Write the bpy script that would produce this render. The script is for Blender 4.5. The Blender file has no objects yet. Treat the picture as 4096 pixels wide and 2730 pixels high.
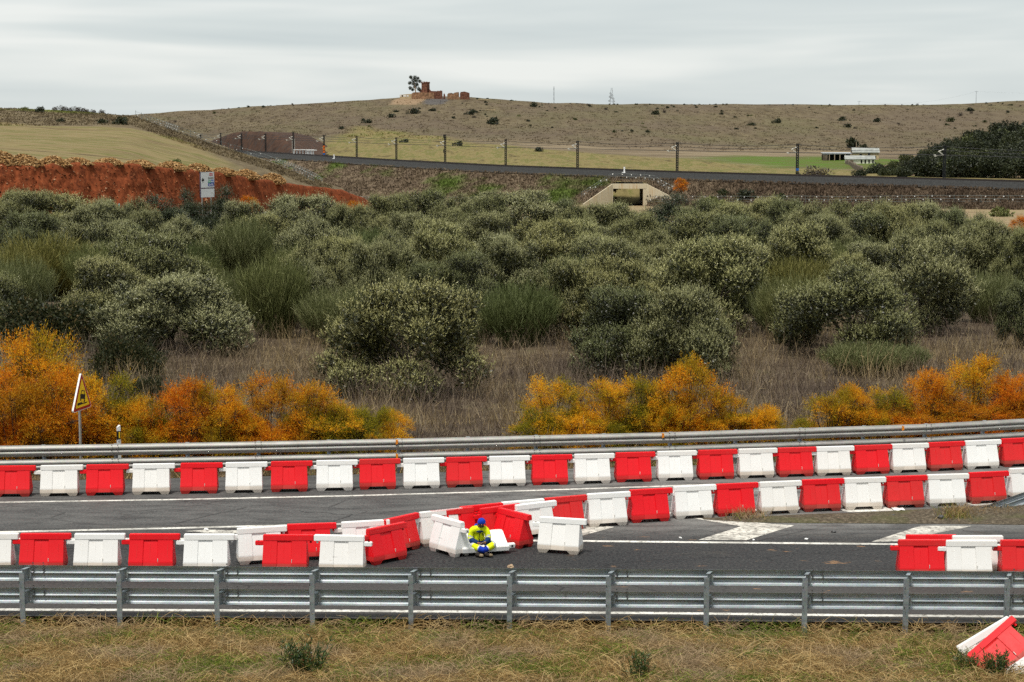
import bpy, bmesh, math, random
import numpy as np
from mathutils import Vector, Matrix, noise
R = math.radians
SC = bpy.context.scene
COL = SC.collection
RNG = np.random.default_rng(7)
random.seed(7)

# ------------------------------------------------------------------ camera
CAM_H = 9.42
FPX = 7200.0                                   # focal length in pixels of the 4096 wide photograph
CU, CV = 2048.0, 1365.0
PITCH = math.atan((CV - 520.0) / FPX)
cam = bpy.data.cameras.new("camera")
cam.sensor_width = 36.0
cam.lens = FPX / 4096.0 * 36.0
cam.clip_start = 0.5
cam.clip_end = 6000.0
camo = bpy.data.objects.new("camera", cam)
COL.objects.link(camo)
camo.location = (0, 0, CAM_H)
camo.rotation_euler = (R(90) - PITCH, 0, 0)
SC.camera = camo

# ------------------------------------------------------------------ sky and sun (overcast)
SUN_ELEV, SUN_ROT = R(70), R(212)              # diffuse light from behind the camera, a little from the left
world = bpy.data.worlds.new("World")
SC.world = world
world.use_nodes = True
wt = world.node_tree
wt.nodes.clear()
wo = wt.nodes.new("ShaderNodeOutputWorld")
bgs = wt.nodes.new("ShaderNodeBackground"); bgs.inputs[1].default_value = 0.08
bgc = wt.nodes.new("ShaderNodeBackground"); bgc.inputs[1].default_value = 1.0
sky = wt.nodes.new("ShaderNodeTexSky"); sky.sky_type = 'NISHITA'; sky.sun_disc = False
sky.sun_elevation = SUN_ELEV; sky.sun_rotation = SUN_ROT
wt.links.new(sky.outputs[0], bgs.inputs[0])
tc = wt.nodes.new("ShaderNodeTexCoord")
mp = wt.nodes.new("ShaderNodeMapping"); mp.inputs['Scale'].default_value = (3.4, 3.4, 34.0)
mp.inputs['Rotation'].default_value = (0, R(-2.0), 0)
nz = wt.nodes.new("ShaderNodeTexNoise"); nz.inputs['Scale'].default_value = 1.1
nz.inputs['Detail'].default_value = 3.0; nz.inputs['Roughness'].default_value = 0.5
nz.inputs['Distortion'].default_value = 0.35
cr = wt.nodes.new("ShaderNodeValToRGB")
cr.color_ramp.elements[0].position = 0.30; cr.color_ramp.elements[0].color = (0.222, 0.246, 0.251, 1)
cr.color_ramp.elements[1].position = 0.66; cr.color_ramp.elements[1].color = (0.330, 0.338, 0.328, 1)
e = cr.color_ramp.elements.new(0.5); e.color = (0.268, 0.287, 0.285, 1)
mx = wt.nodes.new("ShaderNodeMixShader"); mx.inputs[0].default_value = 0.95
wt.links.new(tc.outputs['Generated'], mp.inputs[0]); wt.links.new(mp.outputs[0], nz.inputs['Vector'])
wt.links.new(nz.outputs[0], cr.inputs[0]); wt.links.new(cr.outputs[0], bgc.inputs[0])
wt.links.new(bgs.outputs[0], mx.inputs[1]); wt.links.new(bgc.outputs[0], mx.inputs[2])
wt.links.new(mx.outputs[0], wo.inputs[0])

sun = bpy.data.lights.new("sun", 'SUN')
sun.energy = 1.5; sun.angle = R(11); sun.color = (1.0, 0.955, 0.88)
suno = bpy.data.objects.new("sun", sun); COL.objects.link(suno)
suno.rotation_euler = (R(90) - SUN_ELEV, 0, R(-32))   # from behind left of the camera
SC.view_settings.view_transform = 'Standard'
SC.view_settings.look = 'None'
SC.view_settings.gamma = 1.0
SC.view_settings.exposure = 1.35
SC.view_settings.use_curve_mapping = False
SC.cycles.max_bounces = 4
SC.cycles.diffuse_bounces = 2
SC.cycles.glossy_bounces = 1
SC.cycles.transmission_bounces = 2
SC.cycles.transparent_max_bounces = 2
SC.cycles.adaptive_threshold = 0.018
SC.cycles.use_denoising = False
SC.cycles.caustics_reflective = False
SC.cycles.caustics_refractive = False

# ------------------------------------------------------------------ pixel helpers (photograph pixels -> places)
cp, sp = math.cos(PITCH), math.sin(PITCH)
def ray(sx, sy):
    a, b = sx - CU, CV - sy
    return Vector((a, FPX * cp + b * sp, -FPX * sp + b * cp))
def at(sx, sy, z=0.0):
    d = ray(sx, sy); t = (z - CAM_H) / d.z
    return Vector((0, 0, CAM_H)) + d * t
def atY(sx, sy, Y):
    d = ray(sx, sy); return Vector((0, 0, CAM_H)) + d * (Y / d.y)
K = 1400 / 2353.0
def c1(x, y): return (x * K, 1650 + y * K)
def c2(x, y): return (1300 + x * K, 1650 + y * K)
def c3(x, y): return (2696 + x * K, 1650 + y * K)
V = 4096 / 2353.0
def vv(x, y): return (x * V, y * V)
def b4(x, y): return (x * K, 250 + y * K)
def b5(x, y): return (1300 + x * K, 250 + y * K)
def b6(x, y): return (2696 + x * K, 250 + y * K)
def lerp(xs, ys, x): return float(np.interp(x, xs, ys))
def N(x, y, z=0.0): return noise.noise(Vector((x, y, z)))
def gz(X, Y):                                   # the scrub land behind the road
    if Y < 50: b = -0.12
    elif Y < 200: b = -0.12 - 0.018 * (Y - 50)
    else: b = -2.82 - 0.0275 * (Y - 200)
    w = min(1, max(0, (Y - 48) / 10))
    return b + w * (0.35 * N(X * .06, Y * .06) + 0.1 * N(X * .3, Y * .3))
def atG(sx, sy):
    Y = 60.0
    for i in range(60):
        p = atY(sx, sy, Y)
        Y += (p.z - gz(p.x, Y)) * CAM_H * 0.5 * max(.3, Y / 120)
        Y = min(max(Y, 40), 560)
    p = atY(sx, sy, Y); p.z = gz(p.x, Y); return p

# ------------------------------------------------------------------ object helpers
def tag(o, label=None, cat=None, group=None, kind=None):
    if label: o["label"] = label
    if cat: o["category"] = cat
    if group: o["group"] = group
    if kind: o["kind"] = kind
    return o
def empty(name, loc=(0, 0, 0), rz=0.0):
    o = bpy.data.objects.new(name, None); COL.objects.link(o)
    o.location = loc; o.rotation_euler = (0, 0, rz); o.empty_display_size = .2
    return o
def link(name, me, mat=None, parent=None, loc=None):
    if mat is not None and not me.materials:
        for m in (mat if isinstance(mat, (list, tuple)) else [mat]): me.materials.append(m)
    o = bpy.data.objects.new(name, me); COL.objects.link(o)
    if parent is not None: o.parent = parent
    if loc is not None: o.location = loc
    return o
def copy_tree(o, parent=None):
    c = o.copy(); COL.objects.link(c); c.parent = parent
    for ch in o.children: copy_tree(ch, c)
    return c
def smooth(me, angle=None):
    n = len(me.polygons)
    me.polygons.foreach_set("use_smooth", [True] * n)
    if angle is not None:
        bm = bmesh.new(); bm.from_mesh(me)
        for e_ in bm.edges:
            if len(e_.link_faces) == 2 and e_.calc_face_angle(0) > angle: e_.smooth = False
        bm.to_mesh(me); bm.free()
    return me

class MB:
    def __init__(s): s.v = []; s.f = []; s.mi = []
    def add(s, verts, faces, mi=0):
        b = len(s.v); s.v += [tuple(p) for p in verts]
        s.f += [tuple(i + b for i in f) for f in faces]; s.mi += [mi] * len(faces); return s
    def box(s, c, d, M=None, mi=0):
        x, y, z = c; a, b, h = d[0] / 2, d[1] / 2, d[2] / 2
        p = [Vector((x + i * a, y + j * b, z + k * h)) for k in (-1, 1) for j in (-1, 1) for i in (-1, 1)]
        if M is not None: p = [M @ q for q in p]
        return s.add(p, [(0, 2, 3, 1), (4, 5, 7, 6), (0, 1, 5, 4), (2, 6, 7, 3), (0, 4, 6, 2), (1, 3, 7, 5)], mi)
    def loops(s, rings, cap=True, mi=0, closed=True):
        n = len(rings[0]); vs = [p for r in rings for p in r]; fs = []
        for i in range(len(rings) - 1):
            for j in range(n if closed else n - 1):
                k = (j + 1) % n
                fs.append((i * n + j, i * n + k, (i + 1) * n + k, (i + 1) * n + j))
        if cap and closed:
            fs.append(tuple(range(n - 1, -1, -1))); fs.append(tuple((len(rings) - 1) * n + j for j in range(n)))
        return s.add(vs, fs, mi)
    def tube(s, pts, rad, n=6, cap=True, mi=0):
        pts = [Vector(p) for p in pts]
        rad = rad if isinstance(rad, (list, tuple)) else [rad] * len(pts)
        rings = []
        for i, p in enumerate(pts):
            t = (pts[min(i + 1, len(pts) - 1)] - pts[max(i - 1, 0)]).normalized()
            u = t.cross(Vector((0, 0, 1)))
            if u.length < 1e-3: u = Vector((1, 0, 0))
            u.normalize(); w = u.cross(t)
            rings.append([p + (u * math.cos(6.28318 * j / n) + w * math.sin(6.28318 * j / n)) * rad[i] for j in range(n)])
        return s.loops(rings, cap, mi)
    def poly(s, pts, mi=0): return s.add(pts, [tuple(range(len(pts)))], mi)
    def prism(s, pts, dvec, mi=0):
        d = Vector(dvec); p = [Vector(q) for q in pts]
        return s.loops([p, [q + d for q in p]], True, mi)
    def mesh(s, name="m", fix=True):
        me = bpy.data.meshes.new(name); me.from_pydata(s.v, [], s.f)
        if any(s.mi): me.polygons.foreach_set("material_index", s.mi)
        if fix:
            bm = bmesh.new(); bm.from_mesh(me); bmesh.ops.recalc_face_normals(bm, faces=bm.faces); bm.to_mesh(me); bm.free()
        me.update(); return me
    def build(s, name, mat, parent=None, loc=None, sm=None):
        me = s.mesh(name)
        if sm is not None: smooth(me, sm)
        return link(name, me, mat, parent, loc)

def np_mesh(name, verts, quads):
    """fast mesh from an (N,3) array and an (M,k) index array"""
    me = bpy.data.meshes.new(name); verts = np.asarray(verts, np.float32); quads = np.asarray(quads, np.int32)
    M_, k = quads.shape
    me.vertices.add(len(verts)); me.vertices.foreach_set("co", verts.ravel())
    me.loops.add(M_ * k); me.loops.foreach_set("vertex_index", quads.ravel())
    me.polygons.add(M_); me.polygons.foreach_set("loop_start", np.arange(M_, dtype=np.int32) * k)
    try: me.polygons.foreach_set("loop_total", np.full(M_, k, np.int32))
    except Exception: pass
    me.update(calc_edges=True); return me
def unit(a): return a / np.maximum(np.linalg.norm(a, axis=-1, keepdims=True), 1e-9)
def ribbons(pts, side, width):
    """pts (N,K,3), side (N,3), width (K,) or (N,K): flat blades"""
    n, k, _ = pts.shape; w = np.broadcast_to(np.asarray(width), (n, k))
    o = side[:, None, :] * w[:, :, None] * .5
    v = np.stack([pts - o, pts + o], 2).reshape(-1, 3)
    i = np.arange(n)[:, None] * (2 * k) + np.arange(k - 1)[None, :] * 2
    q = np.stack([i, i + 1, i + 3, i + 2], -1).reshape(-1, 4)
    return v, q
def leaves(base, dirv, length, width, rng, nrm=None):
    """diamond leaves: 4 verts each; nrm = the way their faces look"""
    n = len(base); d = unit(dirv)
    s = unit(np.cross(d, rng.normal(size=(n, 3)) if nrm is None else nrm + rng.normal(size=(n, 3)) * .38))
    L = np.broadcast_to(length, (n,))[:, None]; W = np.broadcast_to(width, (n,))[:, None]
    m = base + d * L * .45
    v = np.stack([base, m - s * W * .5, base + d * L, m + s * W * .5], 1).reshape(-1, 3)
    q = np.arange(n * 4).reshape(-1, 4); return v, q
def merge(*vq):
    vs, qs, b = [], [], 0
    for v_, q_ in vq: vs.append(v_); qs.append(q_ + b); b += len(v_)
    return np.concatenate(vs), np.concatenate(qs)

# ------------------------------------------------------------------ material helpers
class NT:
    def __init__(s, name):
        s.m = bpy.data.materials.new(name); s.m.use_nodes = True; s.t = s.m.node_tree; s.t.nodes.clear()
        s.out = s.t.nodes.new("ShaderNodeOutputMaterial")
    def n(s, ty): return s.t.nodes.new(ty)
    def set(s, sock, v):
        if isinstance(v, bpy.types.NodeSocket): s.t.links.new(v, sock)
        elif isinstance(v, (tuple, list)) and len(v) == 3 and sock.type == 'RGBA': sock.default_value = (*v, 1)
        else: sock.default_value = v
    def pos(s): return s.n("ShaderNodeNewGeometry").outputs['Position']
    def obj(s): return s.n("ShaderNodeTexCoord").outputs['Object']
    def island(s): return s.n("ShaderNodeNewGeometry").outputs['Random Per Island']
    def orand(s): return s.n("ShaderNodeObjectInfo").outputs['Random']
    def map(s, vec, scale=(1, 1, 1), rot=(0, 0, 0), loc=(0, 0, 0)):
        m = s.n("ShaderNodeMapping"); s.set(m.inputs[0], vec); m.inputs['Scale'].default_value = scale
        m.inputs['Rotation'].default_value = rot; m.inputs['Location'].default_value = loc; return m.outputs[0]
    def noise(s, vec, scale=1.0, detail=3.0, rough=.5, dist=0.0):
        m = s.n("ShaderNodeTexNoise"); s.set(m.inputs['Vector'], vec); m.inputs['Scale'].default_value = scale
        m.inputs['Detail'].default_value = detail; m.inputs['Roughness'].default_value = rough
        m.inputs['Distortion'].default_value = dist; return m.outputs[0]
    def vor(s, vec, scale=1.0, feat='F1', out='Distance'):
        m = s.n("ShaderNodeTexVoronoi"); m.feature = feat; s.set(m.inputs['Vector'], vec); m.inputs['Scale'].default_value = scale
        return m.outputs[out]
    def ramp(s, fac, stops, const=False):
        m = s.n("ShaderNodeValToRGB"); r = m.color_ramp
        if const: r.interpolation = 'CONSTANT'
        while len(r.elements) < len(stops): r.elements.new(0.5)
        for e_, (p, c) in zip(r.elements, stops):
            e_.position = p; e_.color = (*c, 1) if isinstance(c, (tuple, list)) else (c, c, c, 1)
        s.set(m.inputs[0], fac); return m.outputs[0]
    def mix(s, fac, a, b, mode='MIX'):
        m = s.n("ShaderNodeMix"); m.data_type = 'RGBA'; m.blend_type = mode; m.clamp_factor = True
        s.set(m.inputs[0], fac); s.set(m.inputs[6], a); s.set(m.inputs[7], b); return m.outputs[2]
    def math(s, op, a, b=0.0, c=None, clamp=False):
        m = s.n("ShaderNodeMath"); m.operation = op; m.use_clamp = clamp; s.set(m.inputs[0], a); s.set(m.inputs[1], b)
        if c is not None: s.set(m.inputs[2], c)
        return m.outputs[0]
    def xyz(s, vec):
        m = s.n("ShaderNodeSeparateXYZ"); s.set(m.inputs[0], vec); return m.outputs
    def step(s, x, a, b):
        m = s.n("ShaderNodeMapRange"); m.interpolation_type = 'SMOOTHSTEP'; s.set(m.inputs[0], x)
        m.inputs[1].default_value = a; m.inputs[2].default_value = b; return m.outputs[0]
    def bump(s, h, strength=.4, dist=.05):
        m = s.n("ShaderNodeBump"); s.set(m.inputs['Height'], h); m.inputs['Strength'].default_value = strength
        m.inputs['Distance'].default_value = dist; return m.outputs[0]
    def bsdf(s, col, rough=.8, metal=0.0, spec=.3, normal=None, sub=0.0):
        b = s.n("ShaderNodeBsdfPrincipled"); s.set(b.inputs['Base Color'], col); s.set(b.inputs['Roughness'], rough)
        s.set(b.inputs['Metallic'], metal); s.set(b.inputs['Specular IOR Level'], spec)
        if normal is not None: s.set(b.inputs['Normal'], normal)
        s.t.links.new(b.outputs[0], s.out.inputs[0]); return s.m
    def leaf(s, col, trans=.35, rough=.5, spec=.25):
        b = s.n("ShaderNodeBsdfPrincipled"); s.set(b.inputs['Base Color'], col); b.inputs['Roughness'].default_value = rough
        b.inputs['Specular IOR Level'].default_value = spec
        t = s.n("ShaderNodeBsdfTranslucent"); s.set(t.inputs[0], col)
        m = s.n("ShaderNodeMixShader"); m.inputs[0].default_value = trans
        s.t.links.new(b.outputs[0], m.inputs[1]); s.t.links.new(t.outputs[0], m.inputs[2])
        s.t.links.new(m.outputs[0], s.out.inputs[0]); return s.m
M = {}
def simple(name, col, rough=.7, metal=0.0, spec=.3, var=.15, scale=8.0):
    t = NT(name); n = t.noise(t.obj(), scale, 4)
    c = t.mix(t.ramp(n, [(.35, 0.0), (.7, 1.0)]), tuple(x * (1 - var) for x in col), tuple(min(1, x * (1 + var)) for x in col))
    M[name] = t.bsdf(c, rough, metal, spec); return M[name]

# ================================================================== MATERIALS
t = NT("asphalt")
p = t.pos(); x, y, z = t.xyz(p)
grain = t.noise(p, 15, 3, .8); big = t.noise(t.map(p, (.09, .42, 1)), 1.0, 5, .6, .6); mid = t.noise(t.map(p, (.5, 1.6, 1)), 1.6, 4, .65)
base = t.mix(t.ramp(big, [(.36, 0.0), (.66, 1.0)]), (.0125, .0135, .0165), (.036, .0365, .038))
wear = t.math('MULTIPLY', t.step(y, 40.2, 43.0), t.ramp(mid, [(.34, 0.25), (.58, 1.0)]))
wear = t.math('MULTIPLY', wear, t.math('ADD', t.math('MULTIPLY', t.step(x, -4, 3.0), .55), .50))
base = t.mix(wear, base, (.225, .22, .21))
base = t.mix(t.ramp(grain, [(.42, 0.0), (.70, 1.0)]), t.mix(.4, base, (.004, .004, .005)), t.mix(.30, base, (.17, .16, .145)))
nearb = t.math('SUBTRACT', 1.0, t.step(y, 36.0, 37.6))
base = t.mix(t.math('MULTIPLY', nearb, .35), base, (.095, .086, .078))
crk = t.vor(t.mix(.22, t.map(p, (.42, .8, 1)), t.noise(p, .9, 4, .6)), 1.0, 'DISTANCE_TO_EDGE')
crm = t.math('MULTIPLY', t.ramp(crk, [(0.0, 1.0), (.012, 0.0)]), t.ramp(t.noise(p, .22, 2), [(.44, 0.0), (.56, 1.0)]))
base = t.mix(t.math('MULTIPLY', crm, .85), base, (.012, .012, .013))
soil = t.ramp(t.noise(t.map(p, (.8, 1.5, 1)), 1.3, 5, .62), [(.635, 0.0), (.67, 1.0)])
soil = t.math('MULTIPLY', soil, t.math('MULTIPLY', t.step(x, 0.5, 3.0), t.math('SUBTRACT', 1.0, t.step(y, 40.2, 42.6))))
soil = t.math('MULTIPLY', soil, t.ramp(t.noise(p, 14, 3, .7), [(.36, .15), (.55, 1.0)]))
base = t.mix(t.math('MULTIPLY', soil, .8), base, (.29, .16, .075))
dust = t.ramp(t.noise(t.map(p, (.25, .8, 1), (0, 0, .5)), 1.1, 6, .7), [(.56, 0.0), (.8, .4)])
dust = t.math('MULTIPLY', dust, t.math('SUBTRACT', 1.0, t.step(y, 41, 44)))
base = t.mix(dust, base, (.17, .145, .11))
M['asphalt'] = t.bsdf(base, .82, 0, .25, t.bump(t.math('ADD', grain, t.math('MULTIPLY', crm, -1.5)), .5, .02))

t = NT("paint_white"); p = t.pos()
w = t.ramp(t.noise(p, 9, 5, .78), [(.36, 0.0), (.50, 1.0)]); w2 = t.ramp(t.noise(p, 1.3, 3), [(.34, .40), (.60, 1.0)])
M['paint'] = t.bsdf(t.mix(t.math('MULTIPLY', w, w2), (.16, .15, .13), (.74, .72, .66)), .75, 0, .2, t.bump(t.noise(p, 40, 2), .3, .01))
t = NT("paint_worn"); p = t.pos()
w = t.ramp(t.noise(p, 7, 6, .8), [(.38, 0.0), (.52, 1.0)]); w2 = t.ramp(t.noise(p, 1.6, 3), [(.34, .35), (.58, 1.0)])
M['paint_worn'] = t.bsdf(t.mix(t.math('MULTIPLY', w, w2), (.11, .10, .09), (.66, .63, .56)), .8, 0, .2)
t = NT("gravel_soil"); p = t.pos()
c = t.ramp(t.noise(p, 11, 5, .8), [(.30, (0.0360, 0.0294, 0.0224)), (.5, (0.0936, 0.0756, 0.0528)), (.62, (0.1728, 0.1400, 0.0990)), (.74, (0.3240, 0.2800, 0.2178))])
c = t.mix(t.ramp(t.noise(p, .9, 3), [(.52, 0.0), (.7, .6)]), c, (.09, .10, .035))
M['gravel'] = t.bsdf(c, .95, 0, .1, t.bump(t.noise(p, 16, 4, .7), .9, .05))

# verge soil
t = NT("verge_soil"); p = t.pos()
c = t.ramp(t.noise(p, 2.0, 5, .7), [(.3, (.06, .052, .022)), (.5, (.16, .125, .065)), (.7, (.10, .12, .03))])
M['verge'] = t.bsdf(c, .95, 0, .1, t.bump(t.noise(p, 12, 4, .7), .8, .05))
t = NT("grass_verge"); p = t.pos(); isl = t.island()
g = t.ramp(t.noise(t.map(p, (.45, .8, 0)), 1.0, 4, .65), [(.47, 0.0), (.66, 1.0)])
dry = t.ramp(isl, [(0, (0.1440, 0.0821, 0.0286)), (.3, (0.2976, 0.1814, 0.0680)), (.62, (0.4608, 0.3197, 0.1360)), (1, (0.5952, 0.4406, 0.2108))])
pk = t.mix(t.ramp(t.noise(t.map(p, (.5, .7, 0), loc=(9, 3, 0)), 1.1, 3), [(.48, 0.0), (.62, .6)]), dry, (.34, .26, .185))
grn = t.ramp(isl, [(0, (.045, .075, .010)), (.5, (.115, .17, .022)), (1, (.26, .29, .05))])
pick = t.math('GREATER_THAN', t.math('MULTIPLY', g, .85), t.math('FRACT', t.math('MULTIPLY', isl, 37.7)))
M['grass'] = t.leaf(t.mix(pick, pk, grn), .3, .7, .1)

t = NT("scrub_ground"); p = t.pos()
c = t.ramp(t.noise(p, .55, 6, .7), [(.3, (.030, .024, .016)), (.48, (.075, .055, .038)), (.6, (.12, .093, .06)), (.75, (.055, .062, .024))])
far = t.step(t.xyz(p)[1], 210, 260)
c2_ = t.ramp(t.noise(p, .12, 6, .7), [(.3, (.15, .105, .06)), (.5, (.26, .195, .11)), (.7, (.20, .16, .085))])
M['scrub'] = t.bsdf(t.mix(far, c, c2_), .95, 0, .1)
t = NT("dry_stems"); p = t.pos(); isl = t.island()
a = t.ramp(isl, [(0, (0.0428, 0.0281, 0.0234)), (.35, (0.1051, 0.0763, 0.0608)), (.7, (0.1752, 0.1339, 0.1051)), (1, (0.2804, 0.2259, 0.1674))])
b = t.ramp(isl, [(0, (0.1051, 0.0730, 0.0365)), (.5, (0.2803, 0.2046, 0.1063)), (1, (0.4907, 0.3760, 0.2025))])
M['stems'] = t.leaf(t.mix(t.ramp(t.noise(t.map(p, (1, 1, 0)), .16, 3), [(.45, 0.0), (.6, 1.0)]), a, b), .2, .85, .05)

def leafmat(name, stops, trans=.3, objvar=None, rough=.5, spec=.25):
    t = NT(name); c = t.ramp(t.island(), stops)
    if objvar: c = t.mix(t.ramp(t.orand(), objvar), c, (1, 1, 1), 'MIX') if False else t.mix(1.0, c, t.ramp(t.orand(), objvar), 'MULTIPLY')
    M[name] = t.leaf(c, trans, rough, spec)
OV = [(0, (.58, .62, .46)), (.3, (.95, .92, .66)), (.55, (1.08, 1.05, .90)), (.8, (1.14, 1.06, .74)), (1, (1.5, 1.45, 1.15))]
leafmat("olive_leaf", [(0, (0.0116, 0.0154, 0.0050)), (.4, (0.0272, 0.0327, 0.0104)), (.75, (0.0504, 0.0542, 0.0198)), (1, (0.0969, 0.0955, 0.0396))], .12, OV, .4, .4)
leafmat("olive_lit_tip_leaf", [(0, (.215, .225, .115)), (.5, (.325, .332, .180)), (1, (.46, .455, .285))], .15, OV, .4, .45)     # pale new shoots, lightened further to paint lit crown tops into the colour
leafmat("olive_dark_leaf", [(0, (.012, .019, .008)), (.5, (.026, .036, .014)), (.9, (.055, .066, .028)), (1, (.10, .11, .05))], .12, None, .4, .4)
leafmat("olive_dark_lit_tip", [(0, (.04, .055, .022)), (1, (.12, .135, .065))], .12, None, .4, .4)  # painted top light for the dark olives, over paler shoots
leafmat("broom_stem", [(0, (0.0427, 0.0488, 0.0146)), (.4, (0.0952, 0.1074, 0.0366)), (.75, (0.1647, 0.1769, 0.0708)), (1, (0.2806, 0.2867, 0.1464))], .12,
        [(0, (.75, .85, .75)), (.4, (1.0, 1.0, .80)), (.75, (1.12, 1.12, 1.15)), (1, (1.25, 1.05, .66))], .6, .15)
leafmat("bramble_leaf", [(0, (.012, .016, .006)), (.5, (.034, .043, .014)), (.85, (.07, .072, .026)), (1, (.15, .10, .04))], .2, None, .5, .3)
leafmat("oak_leaf", [(0, (.010, .014, .007)), (.5, (.024, .031, .013)), (1, (.055, .062, .028))], .15, [(0, (.8, .8, .8)), (.7, (1.1, 1.1, 1.0)), (1, (2.2, 2.1, 1.4))], .5, .3)
leafmat("eucalyptus_leaf", [(0, (.018, .026, .014)), (1, (.06, .075, .04))], .15)
leafmat("dry_bush_leaf", [(0, (.035, .026, .020)), (1, (.10, .08, .06))], .15)
leafmat("oleander_leaf", [(0, (.020, .045, .014)), (.6, (.055, .10, .025)), (.85, (.14, .17, .04)), (1, (.28, .07, .04))], .25, None, .4, .5)
t = NT("tamarisk_leaf"); isl = t.island(); o = t.obj(); orr = t.orand()
yel = t.ramp(isl, [(0, (0.4096, 0.1620, 0.0066)), (.35, (0.7936, 0.3480, 0.0110)), (.75, (0.9500, 0.5280, 0.0198)), (1, (0.9500, 0.7200, 0.0660))])
org = t.ramp(isl, [(0, (0.2745, 0.0581, 0.0054)), (.35, (0.6149, 0.1500, 0.0072)), (.75, (0.8550, 0.2613, 0.0108)), (1, (0.8550, 0.4064, 0.0360))])
grn = t.ramp(isl, [(0, (.09, .095, .008)), (.6, (.25, .22, .012)), (1, (.50, .40, .03))])
xx = t.xyz(t.pos())[0]
orangeness = t.ramp(t.math('ADD', t.math('MULTIPLY', t.math('ABSOLUTE', t.math('ADD', xx, -1.0)), .055), t.math('MULTIPLY', t.math('SUBTRACT', orr, .5), .8)), [(.34, 0.0), (.86, 1.0)])
c = t.mix(orangeness, yel, org)
gm = t.ramp(t.noise(t.pos(), .85, 3, .6), [(.45, 0.0), (.57, 1.0)])
c = t.mix(t.math('MULTIPLY', gm, t.math('SUBTRACT', 1.0, t.math('MULTIPLY', orangeness, .65))), c, grn)
M['tamarisk'] = t.leaf(c, .5, .7, .1)
simple("twig", (.085, .055, .038), .9, 0, .1)
simple("bark", (.09, .075, .058), .9, 0, .1)

# barriers
def barrier_mat(name, col, dirt, dcol):
    t = NT(name); o = t.obj(); x, y, z = t.xyz(o)
    rnd = t.orand()
    nz_ = t.noise(o, 6, 4, .6); fine = t.noise(o, 30, 4, .7)
    band = t.step(t.math('ADD', z, t.math('MULTIPLY', t.math('SUBTRACT', nz_, .5), .03)), .205, .165)
    c = t.mix(t.math('MULTIPLY', band, t.math('MULTIPLY_ADD', rnd, .5, dirt - .25)), col, dcol)
    sp_ = t.math('MULTIPLY', t.ramp(fine, [(.56, 0.0), (.75, 1.0)]), t.step(z, .55, .0))
    c = t.mix(t.math('MULTIPLY', sp_, .55), c, tuple(q * .55 for q in dcol))
    scuff = t.ramp(t.noise(t.map(o, (3, 3, 12)), 2.2, 5, .7), [(.60, 0.0), (.72, 1.0)])
    c = t.mix(t.math('MULTIPLY', scuff, t.math('MULTIPLY_ADD', rnd, .35, .15)), c, dcol)
    mark = t.math('MULTIPLY', t.ramp(t.noise(t.map(o, (1.2, 1.2, 9), (0, .25, 0)), 3.0, 3, .6), [(.66, 0.0), (.70, 1.0)]), t.step(t.noise(o, 2.5, 2), .48, .60))
    c = t.mix(t.math('MULTIPLY', mark, .45), c, (.07, .06, .055))
    fade = t.ramp(t.orand(), [(0, .0), (.6, .06), (1, .22)])
    c = t.mix(fade, c, dcol)
    return t.bsdf(c, t.math('MULTIPLY_ADD', nz_, .25, .38), 0, .35, t.bump(nz_, .08, .02))
M['b_red'] = barrier_mat("barrier_red", (.78, .002, .010), .45, (.25, .085, .06))
M['b_white'] = barrier_mat("barrier_white", (.86, .86, .845), .55, (.62, .50, .38))
simple("plug", (.62, .60, .55), .5)
simple("hole_dark", (.02, .02, .02), .9)

def galv(name, a, b, rough=.48):
    t = NT(name); o = t.pos()
    v = t.vor(t.map(o, (1, 1, 1)), 45, 'F1', 'Color'); n = t.noise(t.map(o, (.6, 3, 3)), 2.5, 5, .65)
    c = t.mix(t.ramp(n, [(.35, 0.0), (.65, 1.0)]), a, b)
    c = t.mix(.18, c, v, 'MULTIPLY')
    st = t.ramp(t.noise(t.map(o, (4, 4, .7)), 2.0, 4, .7), [(.62, 0.0), (.74, .5)])
    c = t.mix(st, c, (.16, .13, .10))
    M[name] = t.bsdf(c, rough, .3, .4)
galv("steel_near", (.27, .315, .34), (.46, .50, .52), .45)
galv("steel_far", (.33, .325, .30), (.45, .44, .41), .55)
galv("steel_post", (.22, .255, .275), (.34, .38, .40), .55)
simple("bolt", (.10, .10, .10), .6, .5)
simple("reflector_orange", (.75, .25, .02), .4)

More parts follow.
